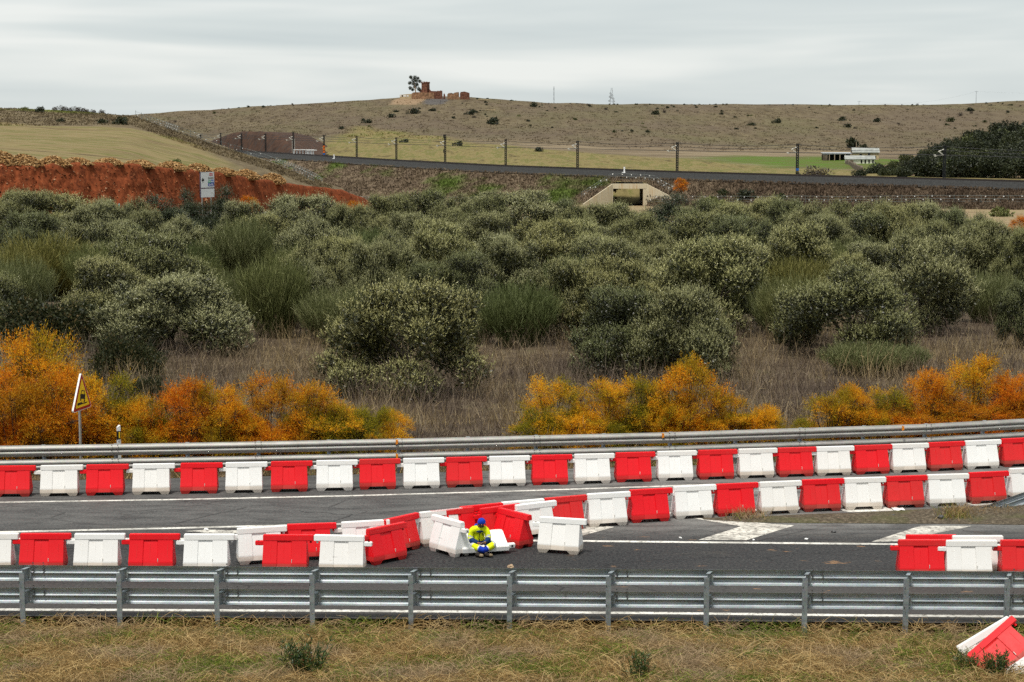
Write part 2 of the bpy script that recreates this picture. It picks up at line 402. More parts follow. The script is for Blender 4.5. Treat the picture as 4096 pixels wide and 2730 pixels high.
# landscape
def land(name, stops, scale, bumpd, extra=None, rough=.95):
    sc3 = scale if isinstance(scale, tuple) else (scale,) * 3
    t = NT(name); p = t.pos(); c = t.ramp(t.noise(t.map(p, sc3), 1.0, 5, .75), stops)
    if extra: c = extra(t, p, c)
    M[name] = t.bsdf(c, rough, 0, .05)
    t = NT(name + "_tuft"); p = t.pos(); c = t.ramp(t.noise(t.map(p, sc3), 1.0, 4, .75), stops)
    if extra: c = extra(t, p, c)
    b = t.ramp(t.island(), [(0, .85), (.5, 1.05), (.8, 1.2), (1, 1.5)])
    M[name + "_tuft"] = t.bsdf(t.mix(1.0, c, b, 'MULTIPLY'), .95, 0, .05); return M[name]
def hill_extra(t, p, c):
    x, y, z = t.xyz(p)
    spk = t.ramp(t.noise(t.map(p, (.4, .05, .2)), 1.0, 4, .8), [(.50, 0.0), (.66, 1.0)])
    c = t.mix(t.math('MULTIPLY', spk, .30), c, (.085, .066, .05))
    ol = t.ramp(t.noise(t.map(p, (.02, .006, .02), loc=(7, 3, 1)), 1.0, 4, .65), [(.48, 0.0), (.62, 1.0)])
    c = t.mix(t.math('MULTIPLY', ol, .5), c, (.105, .098, .048))
    big = t.ramp(t.noise(t.map(p, (.010, .006, .02)), 1.0, 4, .65), [(.42, 0.0), (.6, 1.0)])
    c = t.mix(t.math('MULTIPLY', big, .5), c, (.105, .078, .058))
    # cultivated green-gold strip beside the railway and the pale valley floor
    edge = t.math('MULTIPLY', t.math('SUBTRACT', t.noise(t.map(p, (.02, .02, 0)), 1.0, 3), .5), 60)
    yy = t.math('ADD', y, edge)
    fieldmask = t.math('MULTIPLY', t.math('SUBTRACT', 1.0, t.step(t.math('ADD', yy, t.math('MULTIPLY', x, 2.6)), 860, 900)), t.step(x, -105, -88))
    fur = t.noise(t.map(p, (.10, .016, 0), (0, 0, R(4))), 1.0, 6, .78)
    fc = t.ramp(fur, [(.36, (.075, .060, .027)), (.44, (.155, .125, .052)), (.50, (.195, .155, .068)), (.55, (.105, .108, .030)), (.60, (.165, .135, .058)), (.68, (.20, .16, .08))])
    c = t.mix(fieldmask, c, fc)
    def blob(cx, cy, sx_, sy_):
        ax = t.math('MULTIPLY', t.math('SUBTRACT', x, cx), 1 / sx_); ay = t.math('MULTIPLY', t.math('SUBTRACT', y, cy), 1 / sy_)
        r_ = t.math('SQRT', t.math('ADD', t.math('MULTIPLY', ax, ax), t.math('MULTIPLY', ay, ay)))
        return t.math('SUBTRACT', 1.0, t.step(t.math('ADD', r_, t.math('MULTIPLY', t.math('SUBTRACT', t.noise(p, .12, 4, .7), .5), 1.3)), .8, 1.1))
    c = t.mix(t.math('MULTIPLY', blob(-80, 1400, 14, 45), .8), c, (.27, .185, .115))
    c = t.mix(t.math('MULTIPLY', blob(-58, 1395, 10, 50), .85), c, (.085, .080, .080))
    pale = t.math('MULTIPLY', t.math('SUBTRACT', 1.0, t.step(yy, 900, 1000)), t.math('SUBTRACT', 1.0, fieldmask))
    pc = t.ramp(t.noise(t.map(p, (0.0078, 0.0390, 0.0780)), 1.0, 5, .7), [(.34, (0.0780, 0.0585, 0.0390)), (.5, (0.1833, 0.1404, 0.0897)), (.62, (0.2340, 0.1872, 0.1209)), (.72, (0.2106, 0.1248, 0.0663))])
    c = t.mix(t.math('MULTIPLY', pale, .85), c, pc)
    # green pasture round the farm
    dx = t.math('MULTIPLY', t.math('SUBTRACT', x, 126), .0135); dy = t.math('MULTIPLY', t.math('SUBTRACT', y, 700), .0068)
    dd = t.math('SQRT', t.math('ADD', t.math('MULTIPLY', dx, dx), t.math('MULTIPLY', dy, dy)))
    dd = t.math('ADD', dd, t.math('MULTIPLY', t.math('SUBTRACT', t.noise(t.map(p, (.03, .03, 0)), 1.0, 4, .6), .5), 1.0))
    gm_ = t.math('SUBTRACT', 1.0, t.step(dd, .55, .85))
    gc = t.ramp(t.noise(p, .06, 5, .7), [(.32, (0.1020, 0.0892, 0.0425)), (.48, (0.0892, 0.1105, 0.0272)), (.66, (0.0638, 0.1403, 0.0136))])
    return t.mix(gm_, c, gc)
land("hill_far", [(.28, (0.0610, 0.0465, 0.0297)), (.45, (0.1053, 0.0815, 0.0493)), (.58, (0.1358, 0.1081, 0.0647)), (.74, (0.1663, 0.1358, 0.0821))], (.16, .024, .1), 1.2, hill_extra)
def lh_extra(t, p, c):
    x, y, z = t.xyz(p)
    fur = t.math('MULTIPLY_ADD', t.noise(t.map(p, (.016, .075, 0), (0, 0, R(-10))), 1.0, 4, .7, .5), .7, t.math('MULTIPLY', t.noise(t.map(p, (.06, .25, 0), (0, 0, R(-12))), 1.0, 4, .75), .3))
    fc = t.ramp(fur, [(.38, (.085, .064, .034)), (.445, (.175, .135, .066)), (.505, (.205, .162, .080)), (.535, (.11, .108, .034)), (.565, (.185, .146, .070)), (.64, (.12, .090, .048))])
    fm = t.math('SUBTRACT', 1.0, t.step(t.math('ADD', y, t.math('MULTIPLY', t.math('SUBTRACT', t.noise(t.map(p, (.03, .03, 0)), 1, 3), .5), 20)), 396, 404))
    fm = t.math('MULTIPLY', fm, t.math('SUBTRACT', 1.0, t.step(t.math('MULTIPLY_ADD', y, .33, x), 58, 66)))
    c = t.mix(fm, c, fc)
    top = t.math('MULTIPLY', t.step(z, 13.2, 14.2), t.ramp(t.noise(p, .05, 3), [(.45, 0.0), (.6, .8)]))
    return t.mix(top, c, (.12, .14, .03))
land("hill_left", [(.28, (0.0576, 0.0446, 0.0274)), (.45, (0.1080, 0.0828, 0.0504)), (.6, (0.1548, 0.1224, 0.0720)), (.75, (0.1152, 0.0936, 0.0540))], (.25, .05, .1), .6, lh_extra)
def emb_extra(t, p, c):
    g = t.ramp(t.noise(t.map(p, (.03, .03, .12)), 1.0, 4, .6), [(.52, 0.0), (.64, 1.0)])
    x = t.xyz(p)[0]
    g = t.math('MULTIPLY', g, t.math('SUBTRACT', 1.0, t.step(x, 45, 62)))
    c = t.mix(t.math('MULTIPLY', g, .85), c, (.062, .10, .016))
    return t.mix(t.math('MULTIPLY', t.step(x, 48, 66), .45), c, (.05, .032, .024))
land("embankment", [(.28, (0.0540, 0.0396, 0.0274)), (.45, (0.1080, 0.0792, 0.0533)), (.6, (0.1512, 0.1138, 0.0756)), (.75, (0.2088, 0.1656, 0.1044))], .22, .5, emb_extra)
land("cutting", [(.3, (0.0310, 0.0211, 0.0174)), (.5, (0.0651, 0.0384, 0.0279)), (.68, (0.0961, 0.0527, 0.0341))], .25, .5,
     lambda t, p, c: t.mix(t.ramp(t.noise(t.map(p, (.35, .35, .05)), 1.0, 3), [(.5, 0.0), (.64, .7)]), c, (.05, .042, .038)))
def red_extra(t, p, c):
    st = t.ramp(t.noise(p, 3.5, 2, .5), [(.70, 0.0), (.74, 1.0)])
    c = t.mix(t.math('MULTIPLY', st, .6), c, (.36, .19, .10))
    dk = t.ramp(t.noise(t.map(p, (1.3, .5, .22)), 1.0, 5, .8), [(.40, 1.0), (.47, 0.0)])
    return t.mix(t.math('MULTIPLY', dk, .6), c, (.062, .020, .011))
land("red_earth", [(.3, (0.0770, 0.0212, 0.0094)), (.5, (0.1694, 0.0436, 0.0166)), (.7, (0.2669, 0.0758, 0.0292))], 1.6, .3, red_extra)
t = NT("rubble"); isl = t.island()
M['rubble'] = t.bsdf(t.ramp(isl, [(0, (.12, .062, .025)), (.4, (.25, .135, .05)), (.75, (.36, .21, .085)), (1, (.50, .34, .17))]), .9, 0, .1)
t = NT("ballast"); p = t.pos()
M['ballast'] = t.bsdf(t.ramp(t.noise(p, 3.0, 4, .8), [(.3, (0.0175, 0.0175, 0.0175)), (.5, (0.0370, 0.0370, 0.0363)), (.7, (0.0624, 0.0624, 0.0605))]), .95, 0, .1, t.bump(t.noise(p, 6, 3), .8, .15))
simple("rail_rust", (.035, .028, .026), .7, .3)
t = NT("concrete"); o = t.obj()
st = t.ramp(t.noise(t.map(o, (1.3, 1.3, .10)), 1.2, 5, .7), [(.50, 0.0), (.66, 1.0)])
c = t.mix(t.math('MULTIPLY', st, .65), t.mix(t.noise(o, .6, 5, .6), (.50, .43, .30), (.66, .59, .44)), (.45, .27, .10))
M['concrete'] = t.bsdf(c, .9, 0, .15, t.bump(t.noise(o, 5, 4), .3, .03))
simple("mast_steel", (.012, .014, .015), .7, .2)
simple("insulator", (.62, .60, .52), .6)
simple("wire", (.035, .035, .038), .7, .3)
simple("fence_steel", (.16, .18, .17), .7, .3)
simple("tag_white", (.82, .82, .80), .5)
simple("sign_grey", (.70, .72, .71), .5, .1, .3, .05)
simple("sign_edge", (.10, .09, .13), .6, .3)
simple("sign_red", (.36, .012, .014), .45, 0, .4, .08)
simple("sign_yellow", (.95, .60, .012), .45, 0, .4, .06)
simple("sign_black", (.012, .012, .012), .5, 0, .3, .1)
simple("sign_white", (.80, .80, .78), .5, 0, .3, .06)
simple("sign_blue", (.012, .05, .30), .45, 0, .4, .06)
simple("sign_bluelight", (.03, .13, .42), .45, 0, .4, .06)
simple("sign_green", (.02, .27, .17), .45, 0, .4, .06)
simple("sign_orange", (.80, .17, .01), .45, 0, .4, .06)
simple("sign_crimson", (.45, .015, .05), .45, 0, .4, .06)
simple("post_green", (.01, .23, .17), .5)
simple("brick_ruin", (.16, .072, .048), .95, 0, .1, .5, .9)
simple("brick_ruin_light", (.27, .155, .09), .95, 0, .1, .45, .6)
simple("plaster_white", (.72, .68, .58), .9, 0, .1, .15, .5)
simple("plaster_cream", (.46, .36, .22), .9, 0, .1, .2, .5)
simple("roof_grey", (.30, .31, .29), .85, 0, .2, .25, .6)
simple("roof_sheet", (.50, .53, .55), .5, .3, .3, .1, .6)
simple("dark_inside", (.012, .013, .014), .9)
simple("stone_wall", (.12, .095, .07), .95, 0, .1, .4, 1.2)
simple("mast_pale", (.45, .49, .52), .7, .1)
simple("wood_pole", (.32, .25, .18), .9)
simple("stone", (.42, .30, .20), .9, 0, .1, .3)
simple("paper", (.84, .82, .76), .8)
# clothing
simple("cloth_yellow", (.80, .90, .010), .75, 0, .2, .10, 9)
simple("cloth_navy", (.010, .032, .115), .85, 0, .15, .25, 12)
simple("cloth_blue", (.010, .045, .42), .85, 0, .15, .2, 14)
simple("cloth_reflect", (.55, .56, .55), .5, .1, .4, .08)
simple("skin", (.24, .105, .058), .6, 0, .3, .1)
simple("beard", (.016, .012, .010), .9)
simple("boot", (.03, .024, .020), .85, 0, .2, .4)
simple("boot_dust", (.22, .17, .11), .95, 0, .1, .3)
simple("phone_dark", (.02, .02, .022), .2, 0, .5)
simple("phone_case", (.42, .36, .28), .4, 0, .5)

# ================================================================== TERRAIN
def struct(o): o["kind"] = "structure"; return o
def grid_mesh(name, P, sm=True):
    """P[row][col] -> Vector"""
    n, m = len(P), len(P[0]); v = [tuple(q) for r in P for q in r]
    f = [(i * m + j, i * m + j + 1, (i + 1) * m + j + 1, (i + 1) * m + j) for i in range(n - 1) for j in range(m - 1)]
    me = bpy.data.meshes.new(name); me.from_pydata(v, [], f)
    if sm: smooth(me)
    return me
def rows_to_grid(rows, x0, x1, nx, sub, amp, freq, pin=()):
    """rows of (Vx,Vy,Y) control points in photo units -> lofted 3-D surface with relief"""
    cur = []
    for r in rows:
        xs = [a[0] for a in r]; line = []
        for i in range(nx + 1):
            x = x0 + (x1 - x0) * i / nx
            line.append(atY(*vv(x, lerp(xs, [a[1] for a in r], x)), lerp(xs, [a[2] for a in r], x)))
        cur.append(line)
    out = []
    for k in range(len(cur) - 1):
        for s_ in range(sub if k < len(cur) - 2 else sub + 1):
            f = s_ / sub; line = []
            for a, b in zip(cur[k], cur[k + 1]):
                q = a.lerp(b, f)
                q.z += amp * (N(q.x * freq, q.y * freq) + .5 * N(q.x * freq * 2.7, q.y * freq * 2.7))
                line.append(q)
            out.append(line)
    return out

# ground sheets ------------------------------------------------------
# road: one flat sheet; verge in front of it; scrub land behind it
def strip_sheet(name, x0, x1, nx, ys, zf, mat):
    P = [[Vector((x0 + (x1 - x0) * i / nx, y, zf(x0 + (x1 - x0) * i / nx, y))) for i in range(nx + 1)] for y in ys]
    return struct(link(name, grid_mesh(name, P), mat))
FAR_RAIL = [at(*q, .92) for q in (c1(-900, 238), c1(0, 226), c1(1200, 207), c1(2353, 186), c2(1200, 161), c2(2353, 134), c3(735, 110), c3(1530, 87), c3(2280, 49), c3(2900, 10))]
FR_X = [q.x for q in FAR_RAIL]; FR_Y = [q.y for q in FAR_RAIL]
def far_rail_y(x): return lerp(FR_X, FR_Y, x)
def near_rail_y(x): return lerp([-11, 11], [34.27, 33.67], x)

nx = 110; P = []
for k in range(7):
    row = []
    for i in range(nx + 1):
        x = -28 + 60 * i / nx; a = near_rail_y(x) + .02; b = far_rail_y(x) - .25
        row.append(Vector((x, a + (b - a) * k / 6, 0)))
    P.append(row)
road = struct(link("road", grid_mesh("road", P), M['asphalt']))
P = []
for k, yy in enumerate(np.linspace(-6, 1, 30)):
    P.append([Vector((x, near_rail_y(x) + yy + .06 * N(x * 1.5, yy), -.14 + .06 * max(0, -yy - .8) + (.05 * N(x * .8, yy * .8) if yy < -.2 else -.06) - (.12 if yy > .2 else 0))) for x in np.linspace(-28, 32, 90)])
verge = struct(link("verge", grid_mesh("verge", P), M['verge']))
# the slope the photograph is taken from goes on below and behind the frame
P = [[Vector((x, y, z)) for x in np.linspace(-60, 60, 6)] for y, z in ((-40, 7.6), (-6, 7.6), (6, 7.2), (27.6, .10))]
struct(link("road_slope", grid_mesh("road_slope", P), M['verge']))
ys = list(np.linspace(0, 12, 24)) + list(np.linspace(13, 160, 60)) + list(np.linspace(165, 560, 60))
P = []
for k in ys:
    P.append([])
    for i in range(121):
        f = i / 120; xn = -30 + 62 * f
        X = xn * (1 + k / 52.0); b = far_rail_y(xn) - .45
        Y = b + k if k < 30 else b * max(0, 1 - (k - 30) / 60) + 50 * min(1, (k - 30) / 60) + k
        z = gz(X, Y) - (.0 if k > 1.2 else -.03)
        P[-1].append(Vector((X, Y, -.03 if k == 0 else z)))
struct(link("scrub_ground", grid_mesh("scrub_ground", P), M['scrub']))
# land to the far left and right of the road that the frame does not show, and everything beneath
P = [[Vector((x, y, -16)) for x in (-2600, 2600)] for y in (-200, 4200)]
struct(link("terrain", grid_mesh("terrain", P), M['scrub']))

# railway line ---------------------------------------------------------
def mast_h(x):   # height of an 8.3 m mast in photo units at photo column x
    pts = [(745, 49.), (1327, 66.), (2170, 80.)]; s_ = 0
    for i, (a, b) in enumerate(pts):
        w = b
        for j, (c, d) in enumerate(pts):
            if i != j: w *= (x - c) / (a - c)
        s_ += w
    return s_
def track_pt(x):
    y = lerp([200, 600, 745, 911, 1162, 1556, 1832, 2170, 2353, 2700], [330, 350, 358.5, 369, 382, 396, 404, 412.5, 418, 428], x)
    return atY(*vv(x, y), 34329.0 / mast_h(x))
xs = np.linspace(430, 2720, 90)
TR = [track_pt(x) for x in xs]
NRM = []
for i in range(len(TR)):
    d = TR[min(i + 1, len(TR) - 1)] - TR[max(i - 1, 0)]; n_ = Vector((-d.y, d.x, 0)).normalized()
    if n_.y > 0: n_ = -n_
    NRM.append(n_)
def off(i, o, dz): return TR[i] + NRM[i] * o + Vector((0, 0, dz))
ball = struct(link("railway_ballast", grid_mesh("railway_ballast", [[off(i, o, dz + .1 * N(i * .9, o)) for i in range(len(TR))] for o, dz in ((-9, -1.6), (-5.5, -1.3), (-3.2, -.2), (-1.5, 0), (5.2, 0), (6.8, -1.0), (8.6, -1.45), (10, -1.6))], False), M['ballast']))
for o in (.2, 1.65, 3.2, 4.65):
    mb = MB()
    mb.loops([[off(i, o - .07, .03), off(i, o + .07, .03), off(i, o + .05, .34), off(i, o - .05, .34)] for i in range(len(TR))])
    mb.build("rail", M['rail_rust'], ball)
rows = []
toe = []
for i in range(len(TR)):
    q = off(i, 9.2, -1.5); h = 3.0
    for _ in range(30): e_ = q + NRM[i] * (1.7 * h); h = max(.3, q.z - gz(e_.x, e_.y))
    toe.append(q + NRM[i] * (1.75 * h) - Vector((0, 0, h + .25)))
for k in range(15):
    f = k / 14; rows.append([])
    for i in range(len(TR)):
        q = off(i, 9.2, -1.5).lerp(toe[i], f)
        q.z += (.7 * N(q.x * .12, q.y * .12, 5) + .35 * N(q.x * .5, q.y * .5, 5)) * math.sin(f * 3.14) ; rows[-1].append(q)
struct(link("railway_embankment", grid_mesh("railway_embankment", rows), M['embankment']))

# cutting slope on the left beyond the track
cx = [425, 480, 530, 560, 600, 640, 670, 700, 730]; cyt = [347, 326, 308, 302, 303, 312, 328, 348, 357]
rows = [[(x, track_y, 0) for x, track_y in zip(cx, cyt)]]
P = []
for f in (0, .25, .5, .75, 1.0, 1.15, 2.2, 4):
    row = []
    for x in np.linspace(430, 735, 50):
        b = track_pt(x); Yb = b.y + 8
        base = atY(*vv(x, lerp([430, 745], [346, 357], x) + 1), Yb); top = atY(*vv(x, lerp(cx, cyt, x)), Yb + 18)
        q = base.lerp(top, min(f, 1.0))
        if f > 1: q = top + Vector((0, (f - 1) * 40, (f - 1) * -.2))
        q.z += .5 * N(q.x * .2, q.y * .2 + f) * (1 if 0 < f < 2 else 0); row.append(q)
    P.append(row)
struct(link("cutting_slope", grid_mesh("cutting_slope", P), M['cutting']))

# far hill and valley floor
SKYL = [(-400, 290), (250, 271), (330, 262), (450, 255), (600, 244), (760, 236), (850, 230), (920, 224), (1000, 222), (1080, 223.5), (1130, 228), (1250, 236), (1400, 240), (1560, 240), (1700, 240), (1900, 241.5), (2100, 241.5), (2230, 240), (2300, 235), (2353, 231), (2750, 224)]
r0 = [(-400, 380, 760), (600, 360, 800), (745, 364, 740), (1000, 381, 640), (1327, 396, 560), (1556, 404, 520), (1832, 412, 490), (2170, 421, 465), (2750, 436, 430)]
r1 = [(-400, 330, 1000), (600, 322, 1000), (745, 318, 980), (1000, 320, 960), (1327, 334, 930), (1556, 346, 900), (1832, 352, 880), (2170, 354, 880), (2750, 352, 880)]
r15 = [(-400, 318, 1080), (600, 308, 1080), (1000, 302, 1060), (1327, 314, 1050), (1700, 330, 1030), (2170, 336, 1020), (2750, 334, 1020)]
r2 = [(-400, 300, 1200), (600, 285, 1200), (1000, 268, 1220), (1327, 284, 1200), (1700, 291, 1200), (2170, 290, 1200), (2750, 282, 1200)]
r3 = [(a, b, 1450) for a, b in SKYL]
r4 = [(a, b + 8, 1650) for a, b in SKYL]
r5 = [(a, b + 30, 2300) for a, b in SKYL]
struct(link("hill", grid_mesh("hill", rows_to_grid([[(a, b + 72, c - 30) for a, b, c in r0], r0, r1, r15, r2, r3, r4, r5], -400, 2750, 260, 12, 1.1, .02)), M['hill_far']))
# field hill on the left, nearer than the railway
rA = [(-400, 385, 232), (0, 378, 242), (300, 402, 264), (600, 432, 300), (700, 444, 330), (790, 456, 360)]
rB = [(-400, 330, 300), (0, 326, 310), (300, 332, 330), (450, 355, 350), (600, 392, 370), (700, 428, 385), (790, 446, 395)]
rC = [(-400, 296, 380), (0, 290, 390), (300, 288, 420), (400, 305, 430), (500, 340, 430), (600, 376, 430), (700, 416, 425), (790, 440, 420)]
rD = [(-400, 244, 460), (0, 248, 470), (100, 252, 475), (180, 256, 480), (240, 261, 490), (310, 268, 510), (400, 300, 500), (500, 334, 490), (600, 364, 475), (700, 403, 455), (790, 436, 445)]
rE = [(a, b + 22, c + 60) for a, b, c in rD]
rF = [(a, b + 60, c + 150) for a, b, c in rD]
LH = rows_to_grid([rA, rB, rC, rD, rE, rF], -400, 790, 150, 12, .45, .05)
struct(link("field_hill", grid_mesh("field_hill", LH), M['hill_left']))

# red earth bank ---------------------------------------------------------
bx = [-400, 0, 100, 200, 300, 400, 500, 600, 700, 780, 830, 868]
bt = [372, 377, 379, 374, 378, 387, 397, 413, 428, 436, 456, 474]
bY = [196, 205, 210, 216, 222, 232, 246, 262, 280, 292, 300, 306]
P = []; NB = 420
for k in range(30):
    f = k / 29; row = []
    for i in range(NB + 1):
        x = -400 + 1268 * i / NB; Yb = lerp(bx, bY, x); Vt = lerp(bx, bt, x)
        top = atY(*vv(x, Vt), Yb + 7); b0 = atY(*vv(x, Vt), Yb); b0.z = min(gz(b0.x, Yb) - .6, top.z - .5)
        if f <= .78:
            g = f / .78; q = b0.lerp(top, g)
            gl = N(q.x * .55, g * .5, 3); gl2 = N(q.x * 1.7, g * 1.0, 8); d = math.sin(g * 3.14) ** .6
            cut = max(0, .14 - abs(gl)) * 5.0 + max(0, .12 - abs(gl2)) * 3.0 + .5 * N(q.x * .9, q.z * .9, 6)
            q.y += d * (cut + .8 * N(q.x * .12, q.z * .15, 1)) + .35 * N(q.x * 1.1, q.z * 1.3)
            q.z += .25 * N(q.x * .8, q.y * .4, 2) * min(1, g * 3)
        else:
            g = (f - .78) / .22; q = top + Vector((0, 10 * g, .25 * N(top.x * .8, g * 4, 2) - 1.2 * g * g))
        row.append(q)
    P.append(row)
struct(link("earth_bank", grid_mesh("earth_bank", P), M['red_earth']))
heaps = [(5, 610), (150, 633), (352, 645), (510, 660), (730, 673), (935, 676), (1150, 680), (1320, 694), (1490, 722), (1650, 733), (1830, 757)]
rngh = np.random.default_rng(3)
NUMW = ["first", "second", "third", "fourth", "fifth", "sixth", "seventh", "eighth", "ninth", "tenth", "eleventh", "twelfth", "thirteenth", "fourteenth", "fifteenth", "sixteenth", "seventeenth", "eighteenth", "nineteenth", "twentieth", "twenty-first", "twenty-second", "twenty-third", "twenty-fourth", "twenty-fifth"]
for hi, (hx, hy) in enumerate(heaps):
    sx, sy = b4(hx, hy); vx = sx / V; Yb = lerp(bx, bY, vx) + 9
    top = atY(sx, sy, Yb); base = atY(*vv(vx, lerp(bx, bt, vx)), Yb); hh = max(.9, top.z - base.z + .5); w = 2.05 + .25 * rngh.random()
    n = 900; a = rngh.random(n) * 6.283; r = np.sqrt(rngh.random(n)); lump = 1 + .18 * np.sin(a * 3 + hi)
    pos = np.stack([np.cos(a) * r * w * lump, np.sin(a) * r * 1.5, hh * (1 - r ** 2.2) * (.8 + .2 * rngh.random(n)) - .08], 1)
    vs, fs = [], []; mb = MB()
    for q in pos:
        s_ = rngh.uniform(.08, .2); o = [Vector(q) + Vector(rngh.normal(size=3)) * s_ * .25 + Vector(d) * s_ * rngh.uniform(.6, 1.1) for d in ((1, 0, 0), (0, 1, 0), (-1, 0, 0), (0, -1, 0), (0, 0, .8), (0, 0, -.8))]
        mb.add(o, [(0, 1, 4), (1, 2, 4), (2, 3, 4), (3, 0, 4), (1, 0, 5), (2, 1, 5), (3, 2, 5), (0, 3, 5)])
    core = []
    for k in range(5):
        rr = 1 - k / 4.6; core.append([Vector((math.cos(j * .524) * rr * w * .95, math.sin(j * .524) * rr * 1.4, hh * .95 * (1 - rr ** 2.2) - .3)) for j in range(12)])
    mb.loops(core)
    o = mb.build("rubble_heap", M['rubble'], None, (base.x, Yb, base.z - .15)); o.data.name = "rubble_heap"
    lab = f"{NUMW[hi]} ochre rubble heap from the left on the red earth bank"
    tag(o, lab, "rubble heap", "rubble heaps on the red bank")

# road markings ------------------------------------------------------
def paint_line(name, pts, width, mat='paint', z=.004, parent=road, nsub=8):
    P = [at(*q, 0) for q in pts]; L = []
    for a, b in zip(P, P[1:]):
        for k in range(nsub): L.append(a.lerp(b, k / nsub))
    L.append(P[-1]); up, dn = [], []
    for i, q in enumerate(L):
        d = (L[min(i + 1, len(L) - 1)] - L[max(i - 1, 0)]).normalized(); n_ = Vector((-d.y, d.x, 0)) * width * .5
        up.append(q + n_ + Vector((0, 0, z))); dn.append(q - n_ + Vector((0, 0, z)))
    return link(name, grid_mesh(name, [dn, up]), M[mat], parent)
def paint_poly(name, pts, mat='paint_worn', z=.004, parent=road):
    me = bpy.data.meshes.new(name); P = [at(*q, 0) + Vector((0, 0, z)) for q in pts]
    me.from_pydata([tuple(q) for q in P], [], [tuple(range(len(P)))])
    bm = bmesh.new(); bm.from_mesh(me); bmesh.ops.triangulate(bm, faces=bm.faces); bmesh.ops.recalc_face_normals(bm, faces=bm.faces)
    for f in bm.faces:
        if f.normal.z < 0: f.normal_flip()
    bm.to_mesh(me); bm.free()
    return link(name, me, M[mat], parent)
paint_line("edge_line", [c1(-400, 1318), c1(0, 1327), c1(2353, 1336), c2(2353, 1352), c3(1200, 1366), c3(2353, 1374), c3(2800, 1378)], .16)
paint_line("edge_line", [c1(-400, 612), c1(0, 606), c1(1200, 587), c1(2353, 562), c2(1200, 533), c2(2353, 495), c3(1150, 455), c3(1750, 428), c3(2353, 394), c3(2800, 365)], .15)
paint_line("lane_line", [c1(-400, 816), c1(120, 803), c1(1200, 779), c1(2353, 750), c2(440, 737), c2(1200, 715), c2(2050, 688), c3(600, 655), c3(1500, 625), c3(2353, 585)], .17)
paint_line("lane_line", [c1(-400, 850), c1(780, 851), c1(1560, 852), c2(300, 855), c2(1735, 866), c2(2353, 873), c3(1330, 886), c3(2353, 893), c3(2800, 896)], .17)
paint_poly("gore_stripe", [c1(1240, 800), c1(1400, 790), c1(1590, 795), c1(1610, 815), c1(1400, 812)])
paint_poly("gore_stripe", [c2(1600, 850), c2(1730, 830), c2(1945, 772), c2(1790, 757), c2(1640, 790)])
paint_poly("gore_stripe", [c3(120, 712), c3(300, 742), c3(450, 768), c3(165, 858), c3(490, 860), c3(810, 762), c3(560, 742), c3(420, 715)])
paint_poly("gore_stripe", [c3(1325, 872), c3(1500, 868), c3(2003, 766), c3(1660, 763)])
paint_poly("gore_stripe", [c3(1100, 655), c3(1180, 672), c3(1500, 662), c3(1420, 640)], 'paint')
paint_poly("gore_stripe", [c3(1960, 615), c3(2080, 638), c3(2230, 628), c3(2200, 600)], 'paint')
paint_poly("gore_stripe", [c3(640, 712), c3(760, 716), c3(900, 700), c3(700, 690)], 'paint_worn')
# gravel nose between the two carriageways: a low mound
up = [c3(180, 712), c3(520, 704), c3(860, 688), c3(1200, 677), c3(1560, 660), c3(1900, 640), c3(2353, 606), c3(2800, 580)]
dn = [c3(200, 722), c3(520, 742), c3(860, 746), c3(1200, 748), c3(1560, 750), c3(1900, 752), c3(2353, 758), c3(2800, 762)]
P = []
for k in range(9):
    f = k / 8; row = []
    for i in range(60):
        u = i / 59 * 7; a = min(6, int(u)); w = u - a
        A = at(*up[a]).lerp(at(*up[a + 1]), w); B = at(*dn[a]).lerp(at(*dn[a + 1]), w); q = B.lerp(A, f)
        q.z = .008 + math.sin(f * 3.1416) * (.02 + .09 * min(1, max(0, u - 1) / 4)) * (1 + .6 * N(q.x * 1.5, q.y * 1.5)); row.append(q)
    P.append(row)
struct(link("gravel_median", grid_mesh("gravel_median", P), M['gravel']))

# ================================================================== GUARDRAILS
WPROF = [(-.155, .0), (-.150, .012), (-.118, .020), (-.095, .062), (-.050, .072), (-.028, .060), (0, .008), (.028, .060), (.050, .072), (.095, .062), (.118, .020), (.150, .012), (.155, .0)]
def w_beam(a, b, front, top_z_a, top_z_b, th=.004):
    """W profile between a and b (xy), protruding toward 'front'"""
    ring = []
    for q, tz in ((a, top_z_a), (b, top_z_b)):
        o = [Vector((q.x, q.y, tz - .155 + h)) + front * d for h, d in WPROF]
        i_ = [Vector((q.x, q.y, tz - .155 + h)) + front * (d - th) for h, d in reversed(WPROF)]
        ring.append(o + i_)
    return ring
def rail_section(name, a, b, front, tza, tzb, mat, parent):
    mb = MB(); mb.loops(w_beam(a, b, front, tza, tzb)); return mb.build(name, mat, parent, None, R(50))
def c_post(mb, q, front, z0, z1, w=.10, d=.055, th=.006):
    s_ = Vector((-front.y, front.x, 0))
    mb.prism([q + s_ * a * 1.0 + front * b + Vector((0, 0, z0)) for a, b in ((-w / 2, 0), (w / 2, 0), (w / 2, d), (w / 2 - .02, d), (w / 2 - .02, d - th), (w / 2 - th, d - th), (w / 2 - th, th), (-w / 2 + th, th), (-w / 2 + th, d - th), (-w / 2 + .02, d - th), (-w / 2 + .02, d), (-w / 2, d))], (0, 0, z1 - z0))

